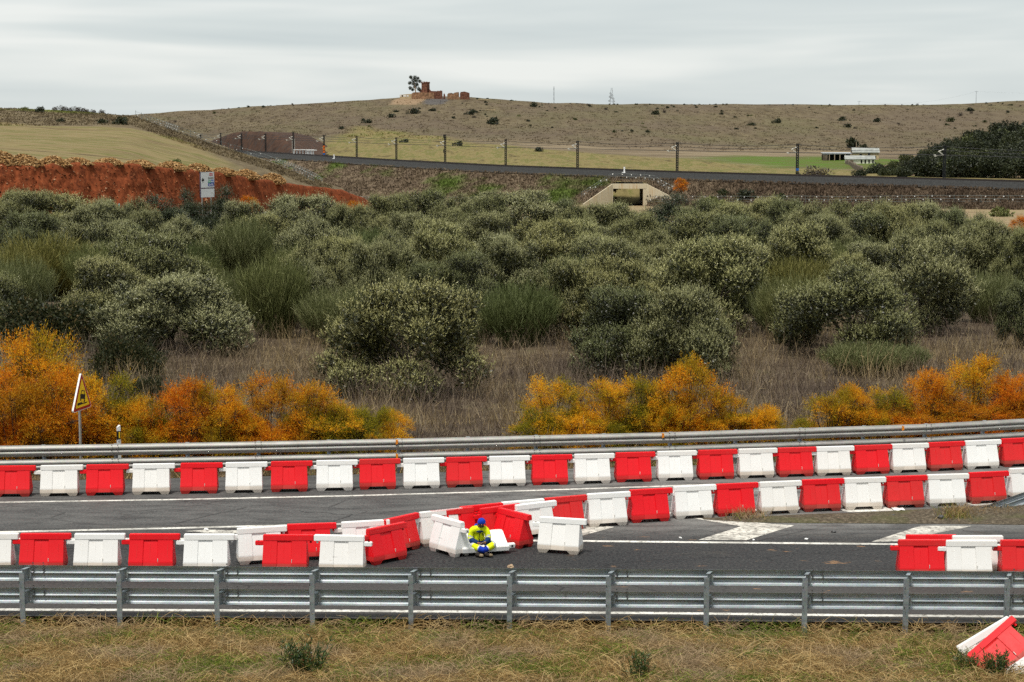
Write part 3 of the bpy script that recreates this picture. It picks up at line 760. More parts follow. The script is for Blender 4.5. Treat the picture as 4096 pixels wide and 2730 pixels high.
# near guardrail (seen from behind)
gn = empty("guardrail", (0, 34.7, -.1))
tag(gn, "grey double-beam steel guardrail across the foreground beside the grass verge", "guardrail")
post_sx = [c1(115, 0)[0], c1(775, 0)[0], c1(1436, 0)[0], c1(2080, 0)[0], c2(560, 0)[0], c2(1223, 0)[0], c2(1886, 0)[0], c3(195, 0)[0], c3(850, 0)[0], c3(1522, 0)[0], c3(2190, 0)[0]]
pX = []
for s_ in post_sx: d = ray(s_, 2370); pX.append(d.x / d.y * 33.85)
pX = [pX[0] - 3.8, pX[0] - 1.9] + pX + [pX[-1] + 1.9, pX[-1] + 3.8]
org = Vector((0, 34.7, -.1))
ZT = (1.02, .575)
for i, x in enumerate(pX):
    Y = near_rail_y(x); fr = Vector((.02, 1, 0)).normalized(); mb = MB()
    c_post(mb, Vector((x, Y - .20, 0)) - org, Vector((1, .06, 0)).normalized(), -.45, .915, .055, .095)
    mb.build("post", M['steel_post'], gn)
    for zt in ZT:
        mb = MB(); zc = zt - .155; lean = Vector((.085, 0, 0))
        def Q(dx, dy, z): return Vector((x + .03 + dx, Y - .20 + dy, z)) - org
        for zz in (zc + .115, zc - .125):   # flanges of the spacer
            mb.prism([Q(0, .0, zz), Q(.075, .0, zz), Q(.15, .19, zz), Q(.075, .19, zz)], (0, 0, .006))
        mb.prism([Q(.03, .0, zc - .12), Q(.036, .0, zc - .12), Q(.115, .19, zc - .12), Q(.105, .19, zc - .12)], (0, 0, .24))
        mb.prism([Q(.075, .145, zc - .07), Q(.16, .145, zc - .07), Q(.16, .151, zc - .07), Q(.075, .151, zc - .07)], (0, 0, .14))
        sp_o = mb.build("spacer", M['sign_grey'] if False else M['steel_post'], gn)
        mb = MB()
        for bz in (-.02, .03): mb.tube([Q(.05, .04, zc + bz), Q(.05, .02, zc + bz)], .014, 6)
        mb.build("bolt", M['bolt'], sp_o)["kind"] = "stuff"
    mb = MB()
    for zz in (.74, .36, .0): mb.box(Vector((x + .012, Y - .262, zz)) - org, (.012, .006, .05))
    mb.build("slot", M['hole_dark'], gn)["kind"] = "stuff"
for zt in ZT:
    for i in range(0, len(pX) - 2, 2):
        a, b = pX[i] + .20, pX[i + 2] + .20
        A = Vector((a - .12, near_rail_y(a) + .0, 0)) - org; B = Vector((b + .12, near_rail_y(b) + .005, 0)) - org
        s_ = rail_section("rail_beam", A, B, Vector((0.02, 1, 0)), zt - org.z, zt - org.z, M['steel_near'], gn)
        mb = MB()
        for bz in (.10, -.10, .045, -.045):
            for bx_ in (-.10, .10): mb.tube([B + Vector((bx_, .035 if abs(bz) < .06 else .0, zt - .155 - org.z + bz)), B + Vector((bx_, -.02, zt - .155 - org.z + bz))], .014, 6)
        mb.build("bolt", M['bolt'], s_)["kind"] = "stuff"

# far guardrail (seen from the road side)
gf = empty("guardrail", (0, 49, -.05))
tag(gf, "pale grey double-beam guardrail curving behind the back row of barriers", "guardrail")
org = Vector((0, 49, -.05))
SEG = [0.0]
for a, b in zip(FAR_RAIL, FAR_RAIL[1:]): SEG.append(SEG[-1] + (Vector((b.x - a.x, b.y - a.y, 0))).length)
def far_at(s_): return Vector((lerp(SEG, FR_X, s_), lerp(SEG, FR_Y, s_), 0))
i0 = None
# first splice seen at c1(738,...) ; find its arc length
target_x = at(*c1(738, 215), .92).x
s0 = lerp(FR_X, SEG, target_x); step_ = 1.93
ss = s0 - 3 * 2 * step_
while ss < SEG[-1] - 4.5:
    a, b = far_at(ss), far_at(ss + 2 * step_); d = (b - a).normalized(); front = Vector((d.y, -d.x, 0))
    for zt in (.92, .53):
        s_ = rail_section("rail_beam", a - d * .02 - org, b + d * .25 - front * .005 - org, front, zt - org.z, zt - org.z, M['steel_far'], gf)
        mb = MB()
        for bz in (.085, -.065):
            for k in (.06, .22): q = a + d * k + front * (.08 if True else 0) - org + Vector((0, 0, zt - .155 - org.z + bz)); mb.tube([q, q + front * .018], .016, 6)
        mb.build("bolt", M['bolt'], s_)["kind"] = "stuff"
    for k in (.14, .14 + step_):
        q = a + d * k - front * .12 - org; mb = MB(); c_post(mb, q, -front, -.5, .88, .10, .055); mb.build("post", M['steel_post'], gf)
        for zt in (.92, .53):
            mb = MB(); mb.box(q + front * .06 + Vector((0, 0, zt - .155 - org.z)), (.10, .12, .20), None); mb.build("spacer", M['steel_post'], gf)
    ss += 2 * step_
for q in (c2(478, 214), c2(478, 311), c2(2280, 171), c3(1563, 124)):
    zt = .85 if q[1] < c2(0, 260)[1] else .45
    p_ = at(*q, zt); p_.y = far_rail_y(p_.x) - .07; mb = MB(); mb.prism([p_ - org + Vector((-.03, 0, -.07)), p_ - org + Vector((.03, 0, -.05)), p_ - org + Vector((.03, 0, .05)), p_ - org + Vector((-.03, 0, .07))], (0, -.06, 0)); mb.build("reflector", M['reflector_orange'], gf)

# sunken end of a third guardrail on the gravel nose
A = at(*c3(1990, 692)); B = at(*c3(2353, 650)); B = A + (B - A).normalized() * 4.2
gt = empty("guardrail_terminal", A); tag(gt, "ramped guardrail end sinking into the gravel nose at right edge", "guardrail end")
d = (B - A).normalized(); fr = Vector((d.y, -d.x, 0))
L_ = (B - A).length
rail_section("rail_beam", Vector((0, 0, 0)), d * L_, -fr, .10, .92, M['steel_near'], gt)
rail_section("rail_beam", d * .9 , d * L_, -fr, -.15, .45, M['steel_near'], gt)
for k in (.95, 2.85):
    mb = MB(); c_post(mb, d * k + fr * .10, fr, -.2, .05 + .82 * k / L_ + .02, .09, .05); mb.build("post", M['steel_post'], gt)

# ================================================================== WATER-FILLED BARRIERS
def barrier_meshes():
    bm = bmesh.new()
    zs = [.085, .20, .22, .63, .66]; hd = [.215, .212, .205, .072, .066]; hl = [.478, .478, .474, .465, .462]
    pan = [(-1.0, 0), (-.36, 0), (-.345, 1), (.30, 1), (.315, 0), (1.0, 0)]   # front: recessed middle panel
    rings = []
    for z, d, l in zip(zs, hd, hl):
        rec = .020 if .1 < z < .64 else 0.0
        fr = [Vector((a * l, -d + rec * r, z)) for a, r in pan]
        bk = [Vector((-a * l, d - rec * r, z)) for a, r in pan]
        rings.append([bm.verts.new(q) for q in fr + bk])
    n = len(rings[0])
    for i in range(len(rings) - 1):
        for j in range(n):
            k = (j + 1) % n; bm.faces.new((rings[i][j], rings[i][k], rings[i + 1][k], rings[i + 1][j]))
    bm.faces.new(list(reversed(rings[0]))); bm.faces.new(rings[-1])
    for sx in (-1, 1):           # four tapering feet, arches between them
        for sy in (-1, 1):
            def ft(x0, x1, y0, y1, z): return [bm.verts.new((sx * a, sy * b, z)) for a, b in ((x0, y0), (x1, y0), (x1, y1), (x0, y1))]
            lo = ft(.27, .445, .095, .195, 0.0); hi = ft(.205, .478, .06, .215, .0855)
            for j in range(4): bm.faces.new((lo[j], lo[(j + 1) % 4], hi[(j + 1) % 4], hi[j]))
            bm.faces.new(lo); bm.faces.new(hi)
    bmesh.ops.recalc_face_normals(bm, faces=bm.faces)
    es = [e_ for e_ in bm.edges if e_.is_manifold and e_.calc_face_angle(0) > .35]
    bmesh.ops.bevel(bm, geom=es, offset=.009, segments=2, affect='EDGES', clamp_overlap=True)
    body = bpy.data.meshes.new("barrier_body"); bm.to_mesh(body); bm.free(); smooth(body, R(35))
    def bev(mb, off_=.012):
        me = mb.mesh(); b_ = bmesh.new(); b_.from_mesh(me); bmesh.ops.bevel(b_, geom=[e_ for e_ in b_.edges if e_.calc_face_angle(0) > .5], offset=off_, segments=2, affect='EDGES', clamp_overlap=True)
        b_.to_mesh(me); b_.free(); smooth(me, R(40)); return me
    mb = MB(); mb.prism([(-.475, -.072, .655), (-.475, .072, .655), (-.475, .056, .782), (-.475, -.056, .782)], (1.085, 0, 0)); beam = bev(mb)
    mb = MB(); mb.prism([(-.645, -.056, .553), (-.645, .056, .553), (-.645, .048, .648), (-.645, -.048, .648)], (.25, 0, 0)); hook = bev(mb)
    mb = MB(); mb.tube([(-.575, 0, .645), (-.575, 0, .651)], .026, 10); mb.tube([(-.648, 0, .60), (-.644, 0, .60)], .015, 10); hole = mb.mesh()
    mb = MB(); mb.tube([(.545, 0, .60), (.545, 0, .66)], .024, 8); pin = mb.mesh()
    mb = MB(); mb.box((.155, -.193, .235), (.012, .03, .085)); plug = mb.mesh()
    mb = MB()   # raised vertical ribs moulded into the faces
    for sy in (-1, 1):
        for x in (-.30, -.02, .36):
            w = .008
            def fy(z): return sy * (lerp([.20, .63], [.205, .072], z) - (.020 if -.16 < x < .14 else 0))
            mb.loops([[Vector((x - w, fy(z) - sy * .012, z)), Vector((x + w, fy(z) - sy * .012, z)), Vector((x + w * .5, fy(z) + sy * .007, z)), Vector((x - w * .5, fy(z) + sy * .007, z))] for z in (.30, .42, .58)])
    ribs = mb.mesh()
    return body, beam, hook, hole, pin, plug, ribs
BM_ = barrier_meshes()
BPROTO = {}
for col in ('red', 'white'):
    mt = M['b_' + col]; r_ = empty("water_barrier", (0, 0, 0))
    me = [q.copy() for q in BM_]
    link("body", me[0], mt, r_); bo = r_.children[0]
    link("rib", me[6], mt, bo)["kind"] = "stuff"; link("drain_plug", me[5], M['plug'], bo)
    link("top_beam", me[1], mt, r_); link("coupling_pin", me[4], mt, r_.children[-1] if False else [c for c in r_.children if c.name.startswith("top_beam")][0])
    hk = link("coupling_hook", me[2], mt, r_); link("pin_hole", me[3], M['hole_dark'], hk)["kind"] = "stuff"
    BPROTO[col] = [r_, False]
def barrier(col, loc, rz, label, group, rot=None, z=0.0):
    pr = BPROTO[col]
    if not pr[1]: o = pr[0]; pr[1] = True
    else: o = copy_tree(pr[0])
    o.location = (loc[0], loc[1], z); o.rotation_euler = rot if rot else (0, 0, rz)
    tag(o, label, "barrier", group); return o
def put(col, fa, fb, label, group, flip=False, jit=.0):
    """fa, fb: photo positions of the outer front feet (left, right) -> place the barrier"""
    a, b = at(*fa), at(*fb); d = b - a; rz = math.atan2(d.y, d.x); c = (a + b) * .5
    n_ = Vector((-math.sin(rz), math.cos(rz), 0)); c = c + n_ * .20
    return barrier(col, c, rz + (math.pi if flip else 0), label, group)
RW = ('red', 'white')
FARROW = [(c1, -50, 571, 200, 568), (c1, 272, 567, 520, 563), (c1, 585, 562, 822, 558), (c1, 893, 556, 1138, 552), (c1, 1215, 550, 1458, 547), (c1, 1522, 545, 1758, 541), (c1, 1828, 538, 2062, 534), (c1, 2130, 530, 2370, 526),
          (c2, 235, 522, 475, 517), (c2, 528, 515, 772, 510), (c2, 820, 508, 1060, 502), (c2, 1108, 500, 1350, 495), (c2, 1395, 492, 1635, 487), (c2, 1680, 484, 1922, 478), (c2, 1962, 473, 2195, 467), (c3, -106, 463, 130, 457),
          (c3, 168, 455, 408, 448), (c3, 437, 446, 678, 439), (c3, 705, 438, 940, 431), (c3, 962, 430, 1193, 423), (c3, 1222, 421, 1452, 413), (c3, 1465, 410, 1702, 402), (c3, 1722, 399, 1945, 389), (c3, 1960, 386, 2195, 376), (c3, 2207, 371, 2440, 360)]
for i, (cf, a, b, c, d) in enumerate(FARROW):
    col = RW[i % 2]
    put(col, cf(a, b), cf(c, d), f"{col} plastic barrier, {NUMW[i]} from the left in the back row before the far guardrail", "barriers in the back row")
MIDROW = [('white', c3, 2262, 590, 2515, 578), ('red', c3, 1992, 620, 2243, 608), ('white', c3, 1707, 635, 1970, 627), ('red', c3, 1430, 648, 1690, 639), ('white', c3, 1145, 660, 1410, 652), ('red', c3, 867, 673, 1130, 663), ('white', c3, 580, 690, 845, 678), ('red', c3, 290, 705, 553, 692), ('white', c3, 5, 722, 270, 708),
          ('red', c2, 2062, 747, 2318, 732), ('white', c2, 1772, 776, 2038, 759), ('red', c2, 1492, 808, 1752, 784), ('white', c2, 1195, 838, 1470, 812), ('red', c2, 918, 872, 1195, 842), ('white', c2, 650, 912, 925, 880)]
for i, (col, cf, a, b, c, d) in enumerate(MIDROW):
    put(col, cf(a, b), cf(c, d), f"{col} plastic barrier, {NUMW[i]} from the right in the middle row along the gore", "barriers in the middle row")
def put_h(col, sx, sy, deg, label, group, flip=False):
    """sx, sy: photo position of the ground point under the barrier's centre"""
    c = at(sx, sy); return barrier(col, c, R(deg) + (math.pi if flip else 0), label, group)
GRP = "barriers of the left front row"
put('red', c2(430, 965), c2(640, 915), "red barrier end-on beyond the white barrier left of the seated worker", GRP)
put('white', c2(110, 985), c2(420, 965), "white barrier half hidden behind the left front row, nearest the turned red one", GRP)
put('red', c1(1935, 1000), c1(2225, 990), "red barrier almost hidden behind the red and white front barriers", GRP)
put('white', c1(1605, 1030), c1(1900, 1010), "white barrier with its left half showing behind a red front barrier", GRP)
put('white', c1(-228, 1066), c1(80, 1066), "white barrier cut by the left edge of the picture in the front row", GRP)
put('red', c1(124, 1067), c1(432, 1067), "red barrier at the left end of the front row, between two white ones", GRP)
put('white', c1(492, 1068), c1(795, 1068), "white barrier between the two leftmost red barriers of the front row", GRP)
put('red', c1(864, 1070), c1(1162, 1070), "second full red barrier from the left in the front row", GRP)
put('white', c1(1232, 1072), c1(1530, 1072), "white barrier right of the second red barrier in the front row", GRP)
put('red', c1(1766, 1076), c1(2060, 1077), "red front barrier overlapping two barriers behind it", GRP)
put('white', c2(-38, 1078), c2(255, 1084), "white front barrier left of the obliquely turned red barrier", GRP, flip=True)
put('red', c2(330, 1032), c2(545, 985), "red barrier turned obliquely left of the seated worker", GRP)
GRP = "barriers set around the seated worker"
put_h('white', *c2(838, 945), -50, "white barrier turned end-on directly left of the seated worker", GRP, flip=True)
put_h('red', *c2(870, 872), 26, "red barrier behind the worker's right shoulder", GRP, flip=True)
put_h('red', *c2(1160, 855), 33, "red barrier standing directly behind the worker's head", GRP)
put_h('red', *c2(1262, 888), -50, "red barrier turned end-on to the right of the worker", GRP)
put_h('white', *c2(1400, 830), 30, "white barrier behind the red one right of the worker", GRP)
put('white', c2(1443, 943), c2(1690, 960), "single white barrier standing apart right of the worker", GRP)
# the barrier lying on its side that the worker sits on: base away from us, beam toward us
lie = barrier('white', (0, 0, 0), 0, "white barrier lying on its side under the seated worker", GRP)
q = at(*c2(1040, 948)); lie.matrix_world = Matrix.Translation((q.x, q.y + .55, .212)) @ Matrix.Rotation(R(16), 4, 'Z') @ Matrix.Rotation(R(96), 4, 'X') @ Matrix.Rotation(math.pi, 4, 'Z')
GRP = "barriers at the right end of the front lane"
put('red', c3(1512, 1114), c3(1823, 1114), "red barrier overlapping another at the right front, left of a white one", GRP)
put('red', c3(1565, 1078), c3(1868, 1078), "red barrier mostly hidden behind the red one at the right front", GRP)
put('white', c3(1832, 1118), c3(2140, 1118), "white barrier between red ones at the right front behind the guardrail", GRP)
put('white', c3(1880, 1084), c3(2176, 1084), "white barrier mostly hidden behind the white one at the right front", GRP)
put('red', c3(2204, 1116), c3(2510, 1116), "red barrier cut by the right edge behind the near guardrail", GRP)

# ================================================================== BARRIERS THROWN ON THE VERGE (bottom right corner)
def surf(src_obj):
    from mathutils.bvhtree import BVHTree
    me = src_obj.data; return BVHTree.FromPolygons([v_.co.copy() for v_ in me.vertices], [tuple(p_.vertices) for p_ in me.polygons])
HILL = surf(bpy.data.objects["hill"]); LHILL = surf(bpy.data.objects["field_hill"]); EMB = surf(bpy.data.objects["railway_embankment"]); BANK = surf(bpy.data.objects["earth_bank"]); VERGE = surf(verge)
def hit(bvh, sx, sy):
    h = bvh.ray_cast(Vector((0, 0, CAM_H)), ray(sx, sy).normalized()); return h[0]
def vz(x, y):
    h = VERGE.ray_cast(Vector((x, y, 5)), Vector((0, 0, -1))); return h[0].z if h[0] else -.1
def tilt(o, pos, yaw, pitch, roll):
    o.matrix_world = Matrix.Translation(pos) @ Matrix.Rotation(R(yaw), 4, 'Z') @ Matrix.Rotation(R(pitch), 4, 'Y') @ Matrix.Rotation(R(roll), 4, 'X') @ Matrix.Translation((0, 0, -.40))
GRP = "barriers dumped on the verge"
o = barrier('white', (0, 0, 0), 0, "tilted white barrier behind the red one in the bottom right corner", GRP); tilt(o, (8.62, 31.6, .07), 6, -30, -12)
o = barrier('red', (0, 0, 0), 0, "tilted red barrier lying on the grass in the bottom right corner", GRP); tilt(o, (8.66, 31.0, .20), 10, -39, -34)
o = barrier('white', (0, 0, 0), 0, "white barrier lowest in the bottom right corner, below the red one", GRP); tilt(o, (9.0, 30.45, -.12), 8, -32, -20)

# ================================================================== SIGNS AND POSTS AT THE FAR EDGE OF THE ROAD
def text_mesh(s_, size, sx_=1.0):
    cu = bpy.data.curves.new("t", 'FONT'); cu.body = s_; cu.size = size; cu.align_x = 'CENTER'; cu.align_y = 'CENTER'; cu.extrude = .003; cu.resolution_u = 3
    ob = bpy.data.objects.new("t", cu); COL.objects.link(ob); dg = bpy.context.evaluated_depsgraph_get()
    me = bpy.data.meshes.new_from_object(ob.evaluated_get(dg)); bpy.data.objects.remove(ob); bpy.data.curves.remove(cu)
    for v_ in me.vertices: v_.co = Vector((v_.co.x * sx_, -v_.co.z, v_.co.y))   # upright, facing -Y
    me.materials.clear(); return me
def rounded_tri(L, r, n=5):
    h = L * .866; c = [Vector((-L / 2, 0, 0)), Vector((L / 2, 0, 0)), Vector((0, 0, h))]; out = []
    for i in range(3):
        a, b, d = c[i - 1], c[i], c[(i + 1) % 3]; u = (a - b).normalized(); w = (d - b).normalized(); k = r * 1.732
        p0, p1 = b + u * k, b + w * k; cen = b + (u + w).normalized() * r * 2
        for j in range(n + 1):
            v_ = (p0 - cen).lerp(p1 - cen, j / n).normalized() * r; out.append(cen + v_)
    return out
Ys = 48.95; b_ = atY(*c1(556, 486), Ys)
ws = empty("warning_sign", (b_.x, Ys, -.12), R(79))
tag(ws, "yellow triangular warning sign with red border on a galvanised post", "road sign")
S = Vector((b_.x, Ys, -.12)); top = atY(332, 1491, Ys).z - S.z; bot = atY(333, 1640, Ys).z - S.z
Ht = top - bot; L = Ht / .866 * 1.02
mb = MB(); mb.box((0, .03, (bot + .75 * Ht) / 2), (.08, .045, bot + .75 * Ht)); mb.build("post", M['steel_far'], ws)
Z0 = Vector((0, 0, bot))
mb = MB(); mb.prism([q + Z0 + Vector((0, -.005, 0)) for q in rounded_tri(L, .05)], (0, -.05, 0)); mb.build("panel", M['sign_white'], ws, None, R(40)); pan = [c for c in ws.children if c.name.startswith("panel")][0]
mb = MB(); mb.prism([q * .965 + Z0 + Vector((0, -.055, L * .010)) for q in rounded_tri(L, .05)], (0, -.003, 0)); mb.build("border", M['sign_red'], pan)
mb = MB(); mb.prism([q * .74 + Z0 + Vector((0, -.059, L * .075)) for q in rounded_tri(L, .02)], (0, -.003, 0)); mb.build("face", M['sign_yellow'], pan)
mb = MB(); u = L
def P2(x, z): return Vector((x * u, -.063, z * u)) + Z0
mb.prism([P2(-.27, .13), P2(-.02, .13), P2(-.02, .185), P2(-.27, .185)], (0, -.002, 0))       # road edge
mb.prism([P2(-.02, .13), P2(.24, .13), P2(.24, .155), P2(-.02, .155)], (0, -.002, 0))
def tl(x, z): a = R(-10); return P2(.0 + x * math.cos(a) - z * math.sin(a), .20 + x * math.sin(a) + z * math.cos(a))
mb.prism([tl(-.13, .05), tl(.13, .05), tl(.13, .16), tl(-.13, .16)], (0, -.002, 0))            # car body, tipped over the edge
mb.prism([tl(-.12, .0), tl(-.07, .0), tl(-.07, .05), tl(-.12, .05)], (0, -.002, 0)); mb.prism([tl(.07, -.02), tl(.12, -.02), tl(.12, .05), tl(.07, .05)], (0, -.002, 0))
mb.prism([tl(-.10, .16), tl(-.075, .16), tl(-.055, .235), tl(-.08, .245)], (0, -.002, 0)); mb.prism([tl(.10, .16), tl(.075, .16), tl(.055, .235), tl(.08, .245)], (0, -.002, 0)); mb.prism([tl(-.08, .245), tl(-.08, .225), tl(.08, .225), tl(.08, .245)], (0, -.002, 0))
mb.build("pictogram", M['sign_black'], pan)["kind"] = "stuff"
# roadside delineator
q = atY(475, 1800, 49.1); dl = empty("delineator_post", (q.x, 49.1, -.12)); tag(dl, "white marker post with black band and yellow reflector behind far guardrail", "marker post")
zt = atY(475, 1706, 49.1).z + .12; zb = atY(475, 1775, 49.1).z + .12
def dpost(z0, z1, g=0.0, slant=0): return [[Vector((-.055 - g, -.03 - g, z0)), Vector((.055 + g, -.03 - g, z0)), Vector((.03, .05 + g, z0)), Vector((-.03, .05 + g, z0))], [Vector((-.055 - g, -.03 - g, z1 - slant)), Vector((.055 + g, -.03 - g, z1 + slant)), Vector((.03, .05 + g, z1 + slant)), Vector((-.03, .05 + g, z1 - slant))]]
mb = MB(); mb.loops(dpost(0, zt, 0, .03)); mb.build("post", M['sign_white'], dl)
mb = MB(); mb.loops(dpost(zb + .12, zt - .13, .004)); mb.build("band", M['sign_black'], dl); bd = [c for c in dl.children if c.name.startswith("band")][0]
mb = MB(); mb.box((.015, -.039, (zb + zt) / 2), (.035, .008, .17)); mb.build("reflector", M['sign_yellow'], bd)
link("number", text_mesh("6", .07), M['sign_black'], dl, (0, -.034, zb + .06))
dl.rotation_euler.z = R(35)

# direction sign behind the olive trees
Ys = 214.0; b_ = atY(829, 760, Ys); g0 = gz(b_.x, Ys)
ds = empty("direction_sign", (b_.x, Ys, g0), R(58)); tag(ds, "tall grey motorway direction sign with red, green and blue panels", "road sign")
zt = atY(829, 688, Ys).z - g0; zm = atY(829, 753, Ys).z - g0; zl = atY(829, 790, Ys).z - g0; W = 2.42
mb = MB(); mb.box((0, 0, (zt + zm) / 2), (W, .14, zt - zm)); mb.build("panel", M['sign_edge'], ds); pn = ds.children[0]
mb = MB(); mb.box((0, -.075, (zt + zm) / 2), (W - .10, .02, zt - zm - .10)); mb.build("face", M['sign_grey'], pn)
mb = MB(); mb.box((0, 0, (zm - .03 + zl) / 2), (W, .14, zm - .03 - zl)); mb.build("lower_panel", M['sign_edge'], ds); lp = [c for c in ds.children if c.name.startswith("lower")][0]
mb = MB(); mb.box((0, -.075, (zm - .08 + zl) / 2), (W - .10, .02, zm - .08 - zl)); mb.build("face", M['sign_grey'], lp)
for sx in (-.8, .8): mb = MB(); mb.box((sx, .12, zt / 2 - .1), (.14, .09, zt - .2)); mb.build("post", M['steel_far'], ds)
Hs = zt - zm
def plate(name, x, zf, w, h, mat): mb = MB(); mb.box((x * W, -.09, zm + zf * Hs), (w * W, .012, h * Hs)); return mb.build(name, mat, pn)
a = plate("red_plate", .26, .83, .27, .165, M['sign_crimson']); link("lettering", text_mesh("N-630", .36, .92), M['sign_white'], pn, (.26 * W, -.10, zm + .83 * Hs))
link("lettering", text_mesh("BADAJOZ", .36, .62), M['sign_black'], pn, (.24 * W, -.092, zm + .60 * Hs))
plate("green_plate", .135, .405, .22, .19, M['sign_green']); link("lettering", text_mesh("E-803", .30, .72), M['sign_white'], pn, (.135 * W, -.10, zm + .405 * Hs))
plate("blue_plate", .355, .405, .21, .19, M['sign_bluelight']); link("lettering", text_mesh("A-66", .32, .75), M['sign_white'], pn, (.355 * W, -.10, zm + .405 * Hs))
plate("blue_plate", .245, .20, .43, .20, M['sign_blue']); link("lettering", text_mesh("Sevilla", .40, .85), M['sign_white'], pn, (.245 * W, -.10, zm + .20 * Hs))
mb = MB(); az = zm + .50 * Hs; X0 = -.36 * W
mb.prism([(X0 - .16, -.088, az), (X0 + .05, -.088, az + .34), (X0 + .05, -.088, az + .10), (X0 + .24, -.088, az + .16), (X0 + .24, -.088, az - .16), (X0 + .05, -.088, az - .10), (X0 + .05, -.088, az - .34)], (0, -.006, 0)); mb.build("arrow", M['sign_black'], pn)

# second road behind the trees: guardrail with green marker posts, sign backs
rp = [(120, 487, 196), (235, 488, 200), (285, 489, 203), (540, 491, 225), (700, 490, 243), (860, 489, 262)]
PTS = [atY(*vv(x, y), Y) for x, y, Y in rp]
g2 = empty("guardrail", (PTS[0].x, PTS[0].y, gz(PTS[0].x, PTS[0].y))); tag(g2, "distant guardrail with teal marker posts below the red earth bank", "guardrail")
o2 = g2.location.copy()
for a, b in zip(PTS, PTS[1:]):
    d = (b - a).normalized(); fr = Vector((d.y, -d.x, 0)); rail_section("rail_beam", a - o2, b - o2, fr, a.z - o2.z + .18, b.z - o2.z + .18, M['steel_far'], g2)
    n = max(1, int((b - a).length / 3))
    for k in range(n):
        q = a.lerp(b, k / n); mb = MB(); c_post(mb, q - o2 + Vector((0, .15, -q.z + o2.z)), Vector((0, 1, 0)), gz(q.x, q.y) - o2.z - .2, q.z - o2.z + .15, .1, .06); mb.build("post", M['steel_far'], g2)
SLOPE = []
P = []
for f, dz in ((-.5, -.7), (9, -.7)): P.append([q + Vector((0, f, dz)) for q in [PTS[0] - (PTS[1] - PTS[0])] + PTS + [PTS[-1] + (PTS[-1] - PTS[-2])]])
struct(link("side_road", grid_mesh("side_road", P, False), M['asphalt']))
P = []
for f, dz in ((-9, -3.8), (-.5, -.72), (9, -.72), (14, -3.4)): P.append([q + Vector((0, f, dz - (.03 if abs(dz) < 1 else 0))) for q in [PTS[0] - (PTS[1] - PTS[0])] + PTS + [PTS[-1] + (PTS[-1] - PTS[-2])]])
struct(link("side_road_bank", grid_mesh("side_road_bank", P, False), M['scrub']))
for cx_, cy_ in ((285, 980), (690, 992), (728, 992), (765, 992), (802, 992), (1603, 1005), (1638, 1005), (1710, 1005)):
    sx, sy = b4(cx_, cy_); Yq = lerp([a[0] for a in rp], [a[2] for a in rp], sx / V) - .5; q = atY(sx, sy, Yq)
    mb = MB(); mb.tube([(0, 0, -.75), (0, 0, .72)], .085, 8); mb.tube([(0, 0, .60), (0, 0, .68)], .09, 8, True, 1)
    o = mb.build("marker_post", [M['post_green'], M['sign_white']], g2, q - o2)
for cx_, cy_ in ((208, 1018), (243, 1018), (280, 1018)):
    sx, sy = b5(cx_, cy_); q = atY(sx, sy, 252); mb = MB(); mb.tube([(0, 0, -.8), (0, 0, .85)], .095, 8); mb.build("marker_post", M['post_green'], g2, q - o2)
for (cx_, ty, by, lab, rz) in ((740, 916, 980, "grey back of a triangular sign on a thin post among the trees", 66), (300, 935, 975, "small red-edged sign back at the left among the trees", 78)):
    sx, sy = b4(cx_, ty); Yq = 195.0; q = atY(sx, sy, Yq); hgt = (atY(sx, sy, Yq).z - atY(*b4(cx_, by), Yq).z); g0 = gz(q.x, Yq)
    so = empty("road_sign", (q.x, Yq, g0), R(rz)); tag(so, lab, "road sign"); zz = q.z - g0
    mb = MB(); mb.box((0, 0, (zz - .2) / 2), (.09, .06, zz - .2)); mb.build("post", M['steel_far'], so)
    mb = MB(); mb.prism([p_ * 1.0 + Vector((0, -.03, zz - hgt)) for p_ in rounded_tri(hgt / .866, .05)], (0, -.05, 0)); pl = mb.build("panel", M['sign_grey'], so)
    mb = MB(); mb.prism([p_ * .97 + Vector((0, -.085, zz - hgt + .01)) for p_ in rounded_tri(hgt / .866, .05)], (0, -.004, 0)); mb.build("face", M['sign_red' if cx_ == 300 else 'sign_grey'], pl)

# ================================================================== RAILWAY EQUIPMENT
def mast_mesh(h):
    mb = MB(); w = .22
    for sx in (-w, w): mb.box((sx, 0, h / 2), (.28, .24, h))
    n = int(h / .62)
    for i in range(n):
        z0, z1 = h * i / n, h * (i + 1) / n; a = -w if i % 2 else w; mb.tube([(a, 0, z0), (-a, 0, z1)], .075, 4)
    mb.box((0, 0, h), (.75, .3, .12)); return mb.mesh()
MASTS = [(462, 7.4), (508, 8.3), (556, 8.3), (611, 8.3), (675, 9.2), (745, 8.3), (820, 8.3), (911, 8.3), (1023, 9.6), (1162, 8.5), (1327, 8.3), (1556, 8.3), (1832, 8.3), (2170, 8.3), (2600, 8.3)]
NAME_M = ["leftmost, half hidden railway mast behind the cutting", "second railway mast from the left in front of the dark cutting", "third railway mast from the left in front of the dark cutting", "fourth railway mast from the left, at the foot of the cutting", "railway mast with pale side tubes beside the white trackside racks", "railway mast carrying three orange discs", "railway mast just right of the orange discs", "railway mast third right of the orange discs mast, on the green field", "taller railway mast with transformer boxes below the ruined tower", "railway mast midway between the transformer mast and the culvert", "railway mast nearest the left side of the concrete culvert", "railway mast just right of the concrete culvert", "railway mast with a small blue plate left of the farm", "rightmost railway mast in front of the dark oak wood", "railway mast beyond the right edge"]
mesh_m = {}
ENDS = []
